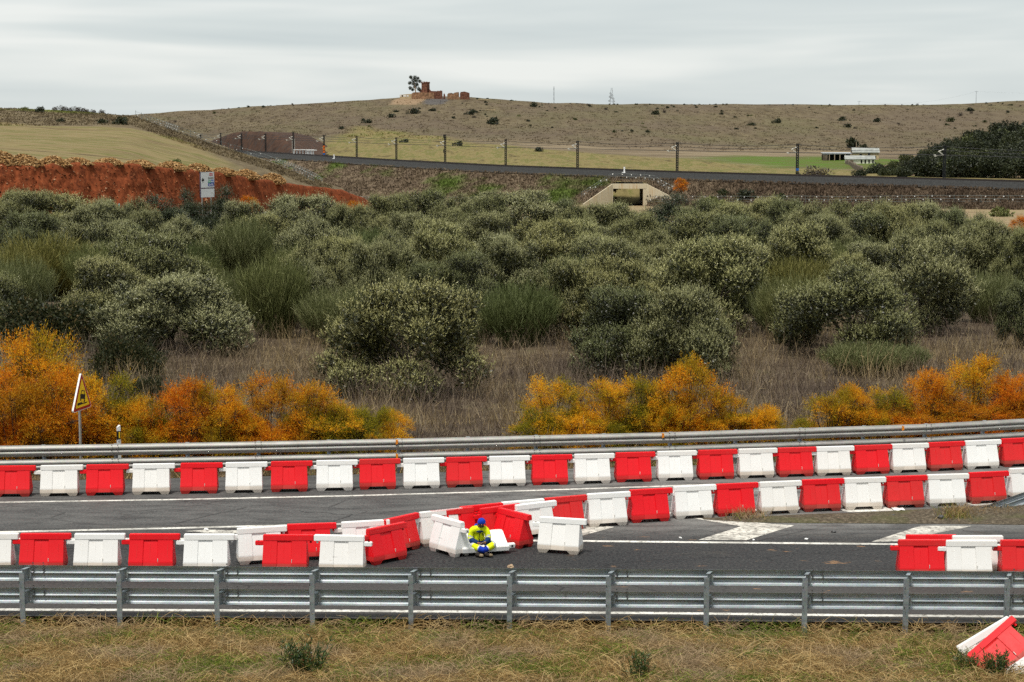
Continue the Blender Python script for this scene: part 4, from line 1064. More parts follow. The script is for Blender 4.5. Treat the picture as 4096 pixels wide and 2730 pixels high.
for i, (x, h) in enumerate(MASTS):
    q = track_pt(x); j = int(np.argmin([abs(a - x) for a in xs])); n_ = NRM[j]; q = q - n_ * 2.3; d_ = ray(*vv(x, 380)); q.x = d_.x / d_.y * q.y
    r_ = empty("railway_mast", (q.x, q.y, q.z - .4)); tag(r_, NAME_M[i], "railway mast", "masts along the railway")
    if h not in mesh_m: mesh_m[h] = mast_mesh(h)
    link("lattice_post", mesh_m[h], M['mast_steel'], r_)
    rz = math.atan2(n_.y, n_.x) + .12
    ca, sa = -abs(math.cos(rz)), math.sin(rz)
    dv = Vector((-.92, -.40, 0)); z1 = 6.1; z2 = 7.3
    mb = MB()
    for (a0, za), (a1, zb) in (((.3, 7.45), (1.75, 6.95)), ((1.75, 6.95), (.35, 6.05)), ((.35, 6.05), (3.1, 6.1)), ((2.0, 6.1), (2.9, 5.75))):
        mb.tube([dv * a0 + Vector((0, 0, za)), dv * a1 + Vector((0, 0, zb))], .12, 5)
    mb.build("cantilever", M['insulator'], r_)
    mb = MB(); mb.tube([(.3, 0, h - .1), (.95, 0, h - .05), (.8, 0, h - .6)], .06, 5); mb.build("bracket", M['mast_steel'], r_)
    if x == 1023:
        for zb in (h - .5, 4.2): mb = MB(); mb.box((-.38, -.1, zb), (.45, .5, 1.1)); mb.build("transformer_box", M['mast_steel'], r_)
    if x == 675:
        for sx in (-.5, .5): mb = MB(); mb.tube([(sx, -.2, 0), (sx, -.2, 6.5)], .07, 5); mb.build("side_tube", M['insulator'], r_)
    if x == 1832: mb = MB(); mb.box((0, -.35, 1.9), (.75, .06, .6)); mb.build("number_plate", M['sign_bluelight'], r_)
    ENDS.append((Vector((q.x, q.y, q.z - .4)) + dv * 2.6, q))
    if x == 745:
        so = empty("railway_sign", (q.x, q.y - .45, q.z - .4)); tag(so, "stack of three orange discs above a blue plate on a railway mast", "railway sign")
        for k in range(3):
            mb = MB(); mb.tube([(0, 0, 3.95 - k * 1.02), (0, -.06, 3.95 - k * 1.02)], .50, 16); dk = mb.build("disc", M['sign_black'], so)
            mb = MB(); mb.tube([(0, -.07, 3.95 - k * 1.02), (0, -.09, 3.95 - k * 1.02)], .42, 16); mb.build("face", M['sign_orange'], dk)
            link("numeral", text_mesh("15" if k < 2 else "15", .5), M['sign_black'], dk, (0, -.10, 3.95 - k * 1.02))
        mb = MB(); mb.box((0, -.03, 1.1), (.85, .06, .5)); mb.build("plate", M['sign_bluelight'], so)
for name, zz, rad, lab in (("overhead_wire", 6.15, .07, "lower contact wire of the railway strung between the masts"), ("overhead_wire", 7.4, .05, "upper catenary wire of the railway strung between the masts"), ("feeder_wire", 8.1, .055, "topmost feeder wire running along the railway mast heads")):
    pts = []
    for a, b in zip(ENDS, ENDS[1:]):
        for k in range(4):
            f = k / 4; A = a[0] if zz < 8 else a[1]; B = b[0] if zz < 8 else b[1]; q = A.lerp(B, f)
            zb = (a[1].z - .4) * (1 - f) + (b[1].z - .4) * f; q.z = zb + zz - (4 * f * (1 - f)) * (.05 if zz < 7 else .55); pts.append(q)
    mb = MB(); mb.tube(pts, rad, 4, False); o = mb.build(name, M['wire'], None); tag(o, lab, "wire", "railway wires")
def km_post(sx, sy, bvh, h, lab):
    q = hit(bvh, sx, sy) or atY(sx, sy, 470); mb = MB(); mb.box((0, 0, h / 2), (.42, .3, h)); mb.box((0, 0, .1), (1.3, .7, .2)); mb.prism([(-.21, -.15, h), (.21, -.15, h), (.21, .15, h), (-.21, .15, h)], (0, 0, .08))
    o = mb.build("kilometre_post", M['tag_white'], None, q - Vector((0, 0, .1))); tag(o, lab, "marker post")
km_post(1000 + 1583 * .2125, 480 + 735 * .2125, surf(ball), 1.6, "small white kilometre post just right of the orange-disc mast")
km_post(*b5(2012, 742), surf(ball), 1.6, "small white kilometre post on the ballast above the culvert")
# white trackside racks at the foot of the cutting
for kx, w_, lab in ((990, 4.4, "larger white trackside rack at the foot of the cutting"), (1143, 2.2, "smaller white trackside rack beside the larger one")):
    sx = 1000 + kx * .2125; q = track_pt(sx / V); q = q + Vector((0, 4.5, .1)); rk = empty("trackside_rack", q); tag(rk, lab, "rack")
    mb = MB(); mb.box((0, 0, 1.75), (w_ * 2 - .4, 1.2, .25)); mb.build("top", M['tag_white'], rk)
    for k in range(int(w_ * 1.6)): mb = MB(); mb.box((-w_ + .4 + k * 1.2, 0, .8), (.38, .3, 1.7)); mb.build("upright", M['sign_grey' if k % 2 else 'tag_white'], rk)

# culvert under the railway ------------------------------------------
Yc = toe[int(np.argmin([abs(a - 1550) for a in xs]))].y - 2.0
def CP(x, y, dy=0): return atY(*b5(x, y), Yc + dy)
cu = CP(2040, 960); cu.z = gz(cu.x, cu.y) - .6
cv = empty("culvert", cu); tag(cv, "pale concrete railway culvert with splayed wing walls", "culvert")
tl_, tr_ = CP(1935, 817) - cu, CP(2160, 817) - cu; ol, or_ = CP(1937, 850) - cu, CP(2139, 850) - cu
zb = 0.0
mb = MB(); mb.prism([Vector((tl_.x, 0, ol.z)), Vector((tr_.x, 0, ol.z)), Vector((tr_.x, 0, tl_.z)), Vector((tl_.x, 0, tl_.z))], (0, 1.2, 0)); mb.build("lintel", M['concrete'], cv)
DP = 44.0
for nm, x0, x1 in (("side_wall", tl_.x - .5, ol.x), ("side_wall", or_.x, tr_.x + .02)):
    mb = MB(); mb.prism([Vector((x0, .05, zb)), Vector((x1, .05, zb)), Vector((x1 + 2.2, DP, zb)), Vector((x0 + 2.2, DP, zb))], (0, 0, ol.z - .02)); mb.build(nm, M['concrete'], cv)
mb = MB(); mb.prism([Vector((tl_.x, 1.25, ol.z)), Vector((tr_.x, 1.25, ol.z)), Vector((tr_.x + 2.2, DP, ol.z)), Vector((tl_.x + 2.2, DP, ol.z))], (0, 0, .5)); mb.build("ceiling_slab", M['concrete'], cv)
wl = CP(1735, 955, -8) - cu; wr = CP(2330, 905, -8) - cu
for a, b, zt0, zt1 in ((Vector((tl_.x - .03, 0, 0)), wl, tl_.z, max(.9, wl.z)), (Vector((tr_.x + .03, 0, 0)), wr, tl_.z, max(1.2, wr.z))):
    s_ = -1 if b.x < a.x else 1
    mb = MB(); A0, B0 = Vector((a.x, .02, -.3)), Vector((b.x, b.y, -.3)); mb.loops([[A0, A0 + Vector((s_ * .15, .55, 0)), Vector((a.x + s_ * .15, .57, zt0 - .01)), Vector((a.x, .02, zt0 - .01))], [B0, B0 + Vector((s_ * .15, .5, 0)), Vector((b.x + s_ * .15, b.y + .5, zt1)), Vector((b.x, b.y, zt1))]])
    mb.build("wing_wall", M['concrete'], cv)
em = bpy.data.objects["railway_embankment"].data; bm = bmesh.new(); bm.from_mesh(em)     # open the bank behind the portal
dead = [f for f in bm.faces if (lambda c: tl_.x - .5 < c.x - cu.x - (c.y - cu.y) * .085 < tr_.x + .6 and c.z < cu.z + tl_.z + .2 and c.y < Yc + 45)(f.calc_center_median())]
bmesh.ops.delete(bm, geom=dead, context='FACES'); bm.to_mesh(em); bm.free()

# railway fences with white tags ---------------------------------------
tagm = MB(); tagm.box((0, -.03, 0), (.30, .02, .30)); tagm = tagm.mesh("fence_tag"); fpost = MB(); fpost.tube([(0, 0, -.5), (0, 0, 1.9)], .05, 5); fpost = fpost.mesh("fence_post")
def fence(name, pts, label, h=1.7, dpost=6.0, dtag=2.2, lo=.7, hi=1.45, tags=True, tsz=1.0):
    o = empty(name, pts[0]); tag(o, label, "fence", "fences along the railway"); acc = 0
    L = [0]
    for a, b in zip(pts, pts[1:]): L.append(L[-1] + (b - a).length)
    def pt(s_): return Vector([lerp(L, [q[k] for q in pts], s_) for k in range(3)]) - pts[0]
    s_ = 0
    while s_ < L[-1]: link("post", fpost, M['fence_steel'], o, pt(s_)); s_ += dpost
    for zz in (.3, .9, 1.6):
        mb = MB(); mb.tube([q - pts[0] + Vector((0, 0, zz)) for q in pts], .04, 3, False); mb.build("wire", M['fence_steel'], o)
    if tags:
        s_ = 1.0; k = 0
        while s_ < L[-1]:
            c = link("tag", tagm, M['tag_white'], o, pt(s_) + Vector((0, 0, hi if k % 2 else lo))); c.scale = (tsz,) * 3; s_ += dtag; k += 1
def path(bvh, f, pl):
    out = []
    for (x, y) in pl:
        q = hit(bvh, *f(x, y))
        if q: out.append(q)
    return out
lf = path(LHILL, vv, [(312, 270), (330, 277), (350, 284), (380, 295), (410, 306), (440, 317), (470, 327), (500, 338), (530, 347), (560, 355), (590, 364), (620, 374), (650, 386), (680, 398), (705, 410), (722, 420)])
if len(lf) > 3: fence("wire_fence", lf, "wire fence with white tags running down the left hill", dpost=3, dtag=3.0, tsz=.6)
lf = path(EMB, vv, [(632, 372), (650, 378), (670, 385), (690, 393), (710, 402), (728, 412), (742, 422)])
if len(lf) > 3: fence("wire_fence", lf, "wire fence curving down from the railway beside the field hill", dpost=5, dtag=2.0, tsz=.7)
lf = [toe[i] + NRM[i] * 3 + Vector((0, 0, .2)) for i in range(len(TR)) if 800 < xs[i] < 1340]
fence("wire_fence", lf, "wire fence with white tags along the embankment foot, left of the culvert", dtag=2.6, tsz=.75)
lf = [toe[i].lerp(off(i, 9.2, -1.5), .10 + .22 * max(0, (xs[i] - 1500) / 853)) + Vector((0, 0, .25)) for i in range(len(TR)) if 1610 < xs[i] < 2720]
fence("wire_fence", lf, "wire fence with white tags along the embankment right of the culvert", dtag=2.0, tsz=.8)
lf = path(EMB, b5, [(1725, 915), (1760, 892), (1800, 868), (1850, 835), (1900, 803), (1940, 785)])
if len(lf) > 2: fence("wire_fence", lf, "short tagged fence climbing the embankment left of the culvert", dtag=1.9, tsz=1.0)
lf = path(EMB, b5, [(1950, 790), (2000, 790), (2080, 793), (2160, 796), (2220, 805)])
if len(lf) > 2: fence("wire_fence", lf, "short tagged fence on the embankment above the culvert", dtag=1.9, tsz=.9)
lf = path(EMB, b5, [(2230, 815), (2270, 840), (2310, 862), (2350, 880)])
if len(lf) > 2: fence("wire_fence", lf, "short tagged fence descending the embankment right of the culvert", dtag=1.9, tsz=.9)

# ================================================================== RUIN, FARM, SKYLINE MASTS
Yr = 1425.0
def RP(x, y): return atY(1580 + x / 5.8825, 280 + y / 5.8825, Yr)
SC_ = Yr / FPX / 5.8825
tw = RP(720, 560); rt = empty("ruined_tower", tw, 0); tag(rt, "ruined red-brick tower with broken battlements on the hilltop", "tower")
tw_h = RP(720, 305).z - tw.z; w = 4.7
def rot2(x, y, a=R(-24)): return (x * math.cos(a) - y * math.sin(a), x * math.sin(a) + y * math.cos(a))
def rbox(cx_, cy_, z0, z1, dx, dy, flare=0): return [[Vector((*rot2(cx_ + sx * dx / 2 * (1 + f), cy_ + sy * dy / 2 * (1 + f)), z)) for sx, sy in ((-1, -1), (1, -1), (1, 1), (-1, 1))] for z, f in ((z0, flare), (z1, 0))]
mb = MB(); mb.loops(rbox(0, 0, -1.5, tw_h - .6, w, w, .05)); mb.build("wall", M['brick_ruin'], rt)
mb = MB(); mb.loops(rbox(0, 0, tw_h - .59, tw_h, w + .5, w + .5, -.03)); mb.build("cornice", M['brick_ruin'], rt)
for cx_, cy_, h in ((-2.1, -2.1, .9), (-.2, -2.2, .35), (1.0, -2.2, .55), (2.1, -2.1, .8), (-2.2, 1.8, 1.0), (2.2, .2, .5), (2.2, 2.0, .7)):
    mb = MB(); mb.loops(rbox(cx_, cy_, tw_h + .002, tw_h + h, .95, .7, .03)); mb.build("merlon", M['brick_ruin'], rt)
def ruin_wall(name, pts, base_y, thick, mat, label, parent=None, dy=0):
    """broken wall: polygon of (x, top y) points"""
    o0 = RP(pts[0][0], base_y) + Vector((0, dy, 0)); mb = MB()
    top = [RP(x, y) + Vector((0, dy, 0)) - o0 for x, y in pts]; bot = [Vector((q.x, q.y, -2.5)) for q in top]
    r1_ = [[b, t_, t_ + Vector((0, thick, 0)), b + Vector((0, thick, 0))] for b, t_ in zip(bot, top)]; mb.loops(r1_)
    o = mb.build(name, mat, parent, o0 if parent is None else o0 - parent.location)
    if parent is None: tag(o, label, "ruin", "ruins on the hilltop")
    return o
ruin_wall("ruined_wall", [(400, 560), (440, 535), (560, 530), (690, 535), (800, 540), (920, 545), (930, 600)], 625, 5, M['brick_ruin_light'], "low ochre terrace wall in front of the ruined tower", dy=-4)
ruin_wall("ruined_wall", [(800, 440), (825, 470), (850, 500), (990, 505), (1000, 495), (1050, 500), (1070, 487), (1110, 495), (1115, 560)], 620, 4, M['brick_ruin'], "broken brick wall stepping down right of the ruined tower", dy=-2)
ruin_wall("ruined_wall", [(590, 480), (635, 470), (640, 520)], 560, 3, M['brick_ruin'], "small brick wall stub left of the ruined tower", dy=0)
ruin_wall("ruined_wall", [(1140, 590), (1150, 545), (1165, 565), (1180, 592)], 620, 2, M['brick_ruin'], "small pointed wall stump between the two ruins", dy=0)
ruin_wall("ruined_wall", [(1230, 580), (1260, 550), (1330, 545), (1370, 560), (1400, 540), (1440, 530), (1500, 525), (1505, 590)], 630, 3, M['brick_ruin_light'], "ragged low ruined wall left of the roofless brick building", dy=0)
ruin_wall("ruined_building", [(1530, 560), (1545, 525), (1630, 512), (1700, 530), (1750, 545), (1752, 600)], 650, 5, M['brick_ruin'], "roofless brick building with sloping wall top on the hilltop", dy=-2)
lw = ruin_wall("low_wall", [(120, 592), (270, 578), (415, 566), (418, 600)], 650, 2, M['plaster_cream'], "long low pale wall with graffiti left of the ruined tower", dy=-3)
for k, (x0, x1, m_) in enumerate(((130, 160, 'sign_white'), (165, 195, 'sign_black'), (198, 262, 'sign_white'), (280, 325, 'sign_grey'))):
    a, b = RP(x0, 600), RP(x1, 632); mb = MB(); mb.prism([Vector((a.x, Yr - 3.05, b.z)), Vector((b.x, Yr - 3.05, b.z)), Vector((b.x, Yr - 3.05, a.z)), Vector((a.x, Yr - 3.05, a.z))], (0, -.04, 0)); o = mb.build("graffiti", M[m_], lw); o.location = -lw.location
for (x, y, w_, lab) in ((1065, 258, 9, "pale concrete slab on the hillside right of the ruin"), (1115, 326, 7, "smaller pale concrete slab lower on the hillside")):
    q = hit(HILL, *b5(x, y))
    if q: mb = MB(); mb.box((0, 0, .6), (w_, 4, .5)); mb.box((-w_ * .3, .5, 0), (.8, 2.5, .9)); o = mb.build("concrete_slab", M['plaster_cream'], None, q); tag(o, lab, "slab", "slabs on the hillside")

# farm
def gable(parent, x0, x1, y0, y1, z0, z1, zr, wall, roof, wname="wall"):
    mb = MB(); ym = (y0 + y1) / 2
    for pts in ([(x0, y0, z0), (x1, y0, z0), (x1, y0, z1), (x0, y0, z1)], [(x0, y1, z0), (x1, y1, z0), (x1, y1, z1), (x0, y1, z1)], [(x0, y0, z0), (x0, y0, z1), (x0, ym, zr), (x0, y1, z1), (x0, y1, z0)], [(x1, y0, z0), (x1, y0, z1), (x1, ym, zr), (x1, y1, z1), (x1, y1, z0)]): mb.poly(pts)
    mb.build(wname, wall, parent)
    mb = MB(); e_ = .35
    for ya, s_ in ((y0 - e_, 1), (y1 + e_, -1)): mb.prism([(x0 - e_, ya, z1 - .12), (x1 + e_, ya, z1 - .12), (x1 + e_, ym + s_ * .02, zr + .05), (x0 - e_, ym + s_ * .02, zr + .05)], (0, 0, .2))
    return mb.build("roof", roof, parent)
fh = hit(HILL, *b6(1290, 655)) or atY(*b6(1290, 655), 720)
fs_ = fh.y / FPX * K
f1 = empty("farmhouse", fh, R(-6)); tag(f1, "cream two-storey farmhouse with grey tiled roof on the green pasture", "farmhouse")
gable(f1, -85 * fs_, 85 * fs_, 0, 7.5, -1, 48 * fs_, 76 * fs_, M['plaster_cream'], M['roof_grey'])
for x, z in ((20, 36), (-35, 30), (60, 14)): mb = MB(); mb.box((x * fs_, -.03, z * fs_), (.9, .08, 1.2)); wn = mb.build("window", M['dark_inside'], f1); mb = MB(); mb.box((x * fs_, -.08, z * fs_ - .68), (1.1, .14, .12)); mb.build("sill", M['plaster_white'], wn)
mb = MB(); mb.tube([(-60 * fs_, 3.8, 70 * fs_), (-60 * fs_, 3.8, 118 * fs_)], .12, 5); mb.build("antenna", M['wood_pole'], f1)
fh2 = hit(HILL, *b6(1250, 682)) or fh; f2_ = empty("farm_outbuilding", fh2, R(-8)); s2 = fh2.y / FPX * K
tag(f2_, "low whitewashed outbuilding in front of the farmhouse", "outbuilding")
gable(f2_, -95 * s2, 95 * s2, 0, 6, -1, 30 * s2, 50 * s2, M['plaster_white'], M['roof_grey'])
for x in (10, 35, 60, 85): mb = MB(); mb.box((x * s2, -.04, 15 * s2), (.55, .08, 1.3)); mb.build("window", M['dark_inside'], f2_)
mb = MB(); mb.box((-70 * s2, -2.5, .6), (50 * s2, .5, 1.6)); mb.build("yard_wall", M['stone_wall'], f2_)
fh3 = hit(HILL, *b6(1100, 660)) or fh; f3_ = empty("open_shed", fh3, R(-4)); s3 = fh3.y / FPX * K
tag(f3_, "open-fronted shed with pale sheet roof left of the farmhouse", "shed")
mb = MB(); mb.prism([(-100 * s3, 0, 42 * s3), (95 * s3, 0, 42 * s3), (95 * s3, 7, 48 * s3), (-100 * s3, 7, 48 * s3)], (0, 0, .25)); mb.build("roof", M['roof_sheet'], f3_)
mb = MB(); mb.box((0, 6.5, 18 * s3), (190 * s3, .3, 46 * s3)); mb.build("back_wall", M['dark_inside'], f3_)
mb = MB(); mb.box((-83 * s3, .3, 16 * s3), (32 * s3, .4, 46 * s3)); mb.build("front_wall", M['stone_wall'], f3_)
for k in range(5): mb = MB(); mb.box(((-55 + k * 35) * s3, .2, 16 * s3), (.3, .3, 50 * s3)); mb.build("post", M['wood_pole'], f3_)
pa, pb = hit(HILL, *b6(1160, 682)), hit(HILL, *b6(1262, 735))
if pa and pb:
    mb = MB(); n = 26
    rr = []
    for k in range(n + 1):
        q = pa.lerp(pb, k / n) - pa; h = 1.4 + .5 * N(k * .9, 3) * 2; rr.append([q + Vector((-.7, 0, -.6)), q + Vector((.7, 0, -.6)), q + Vector((.4, 0, h)), q + Vector((-.4, 0, h))])
    mb.loops(rr); o = mb.build("dry_stone_wall", M['stone_wall'], None, pa); tag(o, "tumbledown dry-stone wall running down from the farm", "wall")

def lattice(name, sx, sy0, sy1, Y, w, lab, cat, step=3.0, rad=.16, taper=.3):
    b0 = atY(sx, sy1, Y); h = atY(sx, sy0, Y).z - b0.z; r_ = empty(name, b0 - Vector((0, 0, 3))); tag(r_, lab, cat); h += 3
    mb = MB()
    for a in range(3): c, s_ = math.cos(a * 2.094), math.sin(a * 2.094); mb.tube([(c * w, s_ * w, 0), (c * w * taper, s_ * w * taper, h)], rad, 4)
    n = max(3, int(h / step))
    for i in range(n):
        for a in range(3):
            w0, w1 = w * (1 - (1 - taper) * i / n), w * (1 - (1 - taper) * (i + 1) / n); A, B = a * 2.094, (a + 1) * 2.094
            mb.tube([(math.cos(A) * w0, math.sin(A) * w0, h * i / n), (math.cos(B) * w1, math.sin(B) * w1, h * (i + 1) / n)], rad * .6, 3)
    mb.build("lattice", M['mast_pale'], r_); return r_, h
r_, h = lattice("radio_mast", 1300 + 1925 * K, 250 + 172 * K, 418, 1560, 2.3, "pale lattice radio mast with dish drums on the skyline", "radio mast")
for zf, sx in ((.45, 1.6), (.55, -1.4), (.62, .5), (.35, -1.8), (.32, 2.0), (.72, -.8), (.5, 0)): mb = MB(); mb.tube([(sx, -1, h * zf), (sx, -1.6, h * zf)], 1.0, 10); mb.build("dish", M['mast_pale'], r_)
r_, h = lattice("slim_antenna", 1300 + 1538 * K, 250 + 162 * K, 412, 1560, .35, "slim bare antenna pole on the skyline left of the radio mast", "antenna", 4, .14, .9)
for (cx_, t0, t1, lab) in ((2030, 193, 278, "tall power-line pole with crossarm on the right skyline"), (1243, 260, 288, "small distant power-line pole on the skyline above the farm")):
    sx = 2696 + cx_ * K; b0 = atY(sx, 250 + t1 * K, 1500); h = atY(sx, 250 + t0 * K, 1500).z - b0.z; pp = empty("power_pole", b0 - Vector((0, 0, 3))); tag(pp, lab, "power pole", "power poles on the skyline")
    mb = MB(); mb.tube([(0, 0, 0), (0, 0, h + 3)], [.32, .2], 5); mb.build("pole", M['mast_pale'], pp); mb = MB(); mb.box((0, 0, h + 2.6), (2.6, .2, .25)); mb.build("crossarm", M['mast_pale'], pp)
A_, B_ = atY(2696 + 2030 * K, 250 + 197 * K, 1500), atY(2696 + 1243 * K, 250 + 264 * K, 1500); C_ = atY(2696 + 2750 * K, 250 + 222 * K, 1500)
mb = MB(); mb.tube([A_.lerp(B_, k / 10) - Vector((0, 0, 4 * 5 * (k / 10) * (1 - k / 10))) for k in range(11)], .05, 3, False); o = mb.build("power_line", M['mast_pale']); tag(o, "faint power line sagging left from the tall skyline pole", "wire", "power lines")
mb = MB(); mb.tube([A_.lerp(C_, k / 6) for k in range(7)], .05, 3, False); o = mb.build("power_line", M['mast_pale']); tag(o, "faint power line leading right from the tall skyline pole", "wire", "power lines")

# ================================================================== SMALL THINGS ON THE ROAD
def rock(name, loc, s_, mat, label, cat="stone", seed=1, group=None):
    bm = bmesh.new(); bmesh.ops.create_icosphere(bm, subdivisions=2, radius=1)
    for v_ in bm.verts: k = 1 + .45 * N(v_.co.x * 1.3 + seed * 7, v_.co.y * 1.3, v_.co.z * 1.3); v_.co = Vector((v_.co.x * s_[0] * k, v_.co.y * s_[1] * k, v_.co.z * s_[2] * k))
    me = bpy.data.meshes.new(name); bm.to_mesh(me); bm.free(); o = link(name, me, mat, None, loc); tag(o, label, cat, group); return o
x_ = ray(*c2(1250, 1055)); xx_ = x_.x / x_.y * 34.0
rock("stone", (xx_, near_rail_y(xx_) + .03, 1.05), (.06, .045, .04), M['stone'], "brown stone resting on top of the near guardrail")
for k, (cf, x, y, s_, lab) in enumerate(((c3, 43, 850, .06, "white pebble on the asphalt left of the first chevron stripe"), (c3, 890, 858, .07, "white stone by the lane line between the chevron stripes"), (c3, 535, 863, .05, "small pale stone at the foot of the first chevron stripe"), (c3, 1072, 808, .10, "dark clod of earth on the asphalt between the chevron stripes"), (c3, 1790, 728, .14, "dark stone on the gravel nose"), (c3, 1475, 718, .07, "small dark stone on the gravel nose left of the weeds"), (c1, 1385, 795, .10, "pale stone on the lane line behind the left front row"))):
    q = at(*cf(x, y)); z_ = .02 if k not in (4, 5) else .09
    rock("stone", (q.x, q.y, z_), (s_ * .62, s_ * .5, s_ * .4), M['bolt'] if k in (3, 4, 5) else M['tag_white'], lab, "stone", k + 3, "loose stones on the road")
for x0, x1, y0, lab in ((1470, 1545, 657, "flat white scrap lying before the middle row of barriers"), (1790, 1820, 667, "small white scrap of paper on the gravel nose")):
    a = at(*c3(x0, y0)); b = at(*c3(x1, y0)); mb = MB(); w_ = (b.x - a.x); n = 6; P = [[Vector((w_ * i / n - w_ / 2, .3 * (j / 3 - .5) * (1 + .3 * math.sin(i)), .012 + .008 * math.sin(i * 2 + j))) for i in range(n + 1)] for j in range(4)]
    top_ = [q for r in P for q in r]; me = grid_mesh("paper_scrap", P); bm = bmesh.new(); bm.from_mesh(me); bmesh.ops.solidify(bm, geom=bm.faces[:], thickness=.012); bm.to_mesh(me); bm.free()
    o = link("paper_scrap", me, M['paper'], None, ((a.x + b.x) / 2, a.y, .02)); tag(o, lab, "litter")

# ================================================================== PERSON
def skin(joints, edges, radii, root=0, sub=2):
    bm = bmesh.new(); ly = bm.verts.layers.skin.verify(); vs = []
    for i, (j, r_) in enumerate(zip(joints, radii)):
        v_ = bm.verts.new(j); r2_ = r_ if isinstance(r_, tuple) else (r_, r_); v_[ly].radius = r2_; v_[ly].use_root = (i == root); vs.append(v_)
    for a, b in edges: bm.edges.new((vs[a], vs[b]))
    me = bpy.data.meshes.new("sk"); bm.to_mesh(me); bm.free(); ob = bpy.data.objects.new("sk", me); COL.objects.link(ob)
    md = ob.modifiers.new("s", 'SKIN'); md.use_smooth_shade = True; m2 = ob.modifiers.new("u", 'SUBSURF'); m2.levels = sub; m2.render_levels = sub
    dg = bpy.context.evaluated_depsgraph_get(); out = bpy.data.meshes.new_from_object(ob.evaluated_get(dg)); bpy.data.objects.remove(ob); smooth(out); return out
q = at(1868 + 620 / 8.71 - 8, 2060 + 1337 / 8.71)
pe = empty("person", (q.x, q.y, 0)); tag(pe, "seated worker in yellow jacket and blue beanie looking at a phone", "person")
J = dict(pel=(-.10, .10, .20), sp=(-.10, .09, .34), ch=(-.085, .04, .48), nb=(-.065, .01, .575), nk=(-.05, -.02, .625), hd=(-.025, -.080, .705), ht=(-.02, -.075, .77),
         sr=(-.235, .02, .535), er=(-.275, -.04, .315), wr=(-.085, -.24, .275), sl=(.07, .01, .54), el=(.135, -.06, .335), wl=(.04, -.25, .29),
         hr=(-.20, .05, .19), kr=(-.235, -.20, .215), ar=(.06, -.37, .135), hl=(.0, .05, .19), kl=(.27, -.16, .245), al=(-.03, -.33, .105))
def jl(*n): return [J[k] for k in n]
# one continuous body
names = ['pel', 'sp', 'ch', 'nb', 'nk', 'hd', 'ht', 'sr', 'er', 'wr', 'sl', 'el', 'wl', 'hr', 'kr', 'ar', 'hl', 'kl', 'al']
ed = [(0, 1), (1, 2), (2, 3), (3, 4), (4, 5), (5, 6), (3, 7), (7, 8), (8, 9), (3, 10), (10, 11), (11, 12), (0, 13), (13, 14), (14, 15), (0, 16), (16, 17), (17, 18)]
rad = [.11, .11, .12, .075, .048, .078, .066, .055, .042, .028, .055, .042, .028, .075, .058, .036, .075, .058, .036]
jts = jl(*names)
# hands: palm and five fingers each, curled round the phone
ph = Vector((-.005, -.295, .300))
def hand(w, sgn):
    b0 = len(jts); W_ = Vector(J[w]); palm = W_.lerp(ph, .55) + Vector((0, 0, -.012)); jts.append(tuple(palm)); rad.append(.026); wi = names.index(w); ed.append((wi, b0))
    for k in range(4):
        s_ = Vector((-.012 * sgn + .0, -.018 + .012 * k, -.030 + .004 * k)); k1 = palm + Vector((.030 * sgn * .6, -.020 + .013 * k, -.022)); k2 = k1 + Vector((.022 * sgn, -.010, .004)); k3 = k2 + Vector((.012 * sgn, -.004, .018))
        i_ = len(jts); jts.extend([tuple(k1), tuple(k2), tuple(k3)]); rad.extend([.0095, .0085, .007 - .0006 * abs(k - 1)]); ed.extend([(b0, i_), (i_, i_ + 1), (i_ + 1, i_ + 2)])
    t1 = palm + Vector((.012 * sgn, -.022, .022)); t2 = t1 + Vector((.02 * sgn, -.012, .012)); i_ = len(jts); jts.extend([tuple(t1), tuple(t2)]); rad.extend([.011, .009]); ed.extend([(b0, i_), (i_, i_ + 1)])
hand('wr', 1); hand('wl', -1)
link("body", skin(jts, ed, rad, 0, 2), M['skin'], pe)
# jacket: torso and sleeves, navy below the elbow
def seg_t(p_, a, b):
    a, b = Vector(a), Vector(b); d = b - a; t_ = max(0, min(1, (p_ - a).dot(d) / d.length_squared)); return (p_ - (a + d * t_)).length, t_
jk_j = [(-.10, .10, .17), J['sp'], J['ch'], (-.072, .018, .555), (-.06, .0, .60), J['sr'], (-.27, .0, .43), J['er'], tuple(Vector(J['er']).lerp(Vector(J['wr']), .5)), tuple(Vector(J['er']).lerp(Vector(J['wr']), .93)), J['sl'], (.11, -.02, .44), J['el'], tuple(Vector(J['el']).lerp(Vector(J['wl']), .5)), tuple(Vector(J['el']).lerp(Vector(J['wl']), .93))]
jk_e = [(0, 1), (1, 2), (2, 3), (3, 4), (3, 5), (5, 6), (6, 7), (7, 8), (8, 9), (3, 10), (10, 11), (11, 12), (12, 13), (13, 14)]
jk_r = [(.16, .14), (.160, .14), (.158, .135), (.115, .105), .07, .092, .080, .074, .060, .046, .092, .080, .074, .060, .046]
me = skin(jk_j, jk_e, jk_r, 0, 2)
for m_ in ('cloth_yellow', 'cloth_navy', 'cloth_reflect'): me.materials.append(M[m_])
for p_ in me.polygons:
    c = p_.center; mi = 0; best = 9
    for a, b, up_ in ((J['sr'], J['er'], 1), (J['sl'], J['el'], 1), (J['er'], J['wr'], 0), (J['el'], J['wl'], 0)):
        dd, t_ = seg_t(c, a, b)
        if dd < best: best = dd; arm = (up_, t_)
    torso = min(seg_t(c, J['pel'], J['ch'])[0] - .055, 9)
    if best < torso:
        up_, t_ = arm; mi = (2 if .62 < t_ < .78 else (2 if t_ > .95 else 0)) if up_ else (2 if t_ < .10 else 1)
    else: mi = 2 if .245 < c.z < .285 else (1 if c.z < .20 else 0)
    p_.material_index = mi
link("jacket", me, None, pe); jk = [c for c in pe.children if c.name.startswith("jacket")][0]
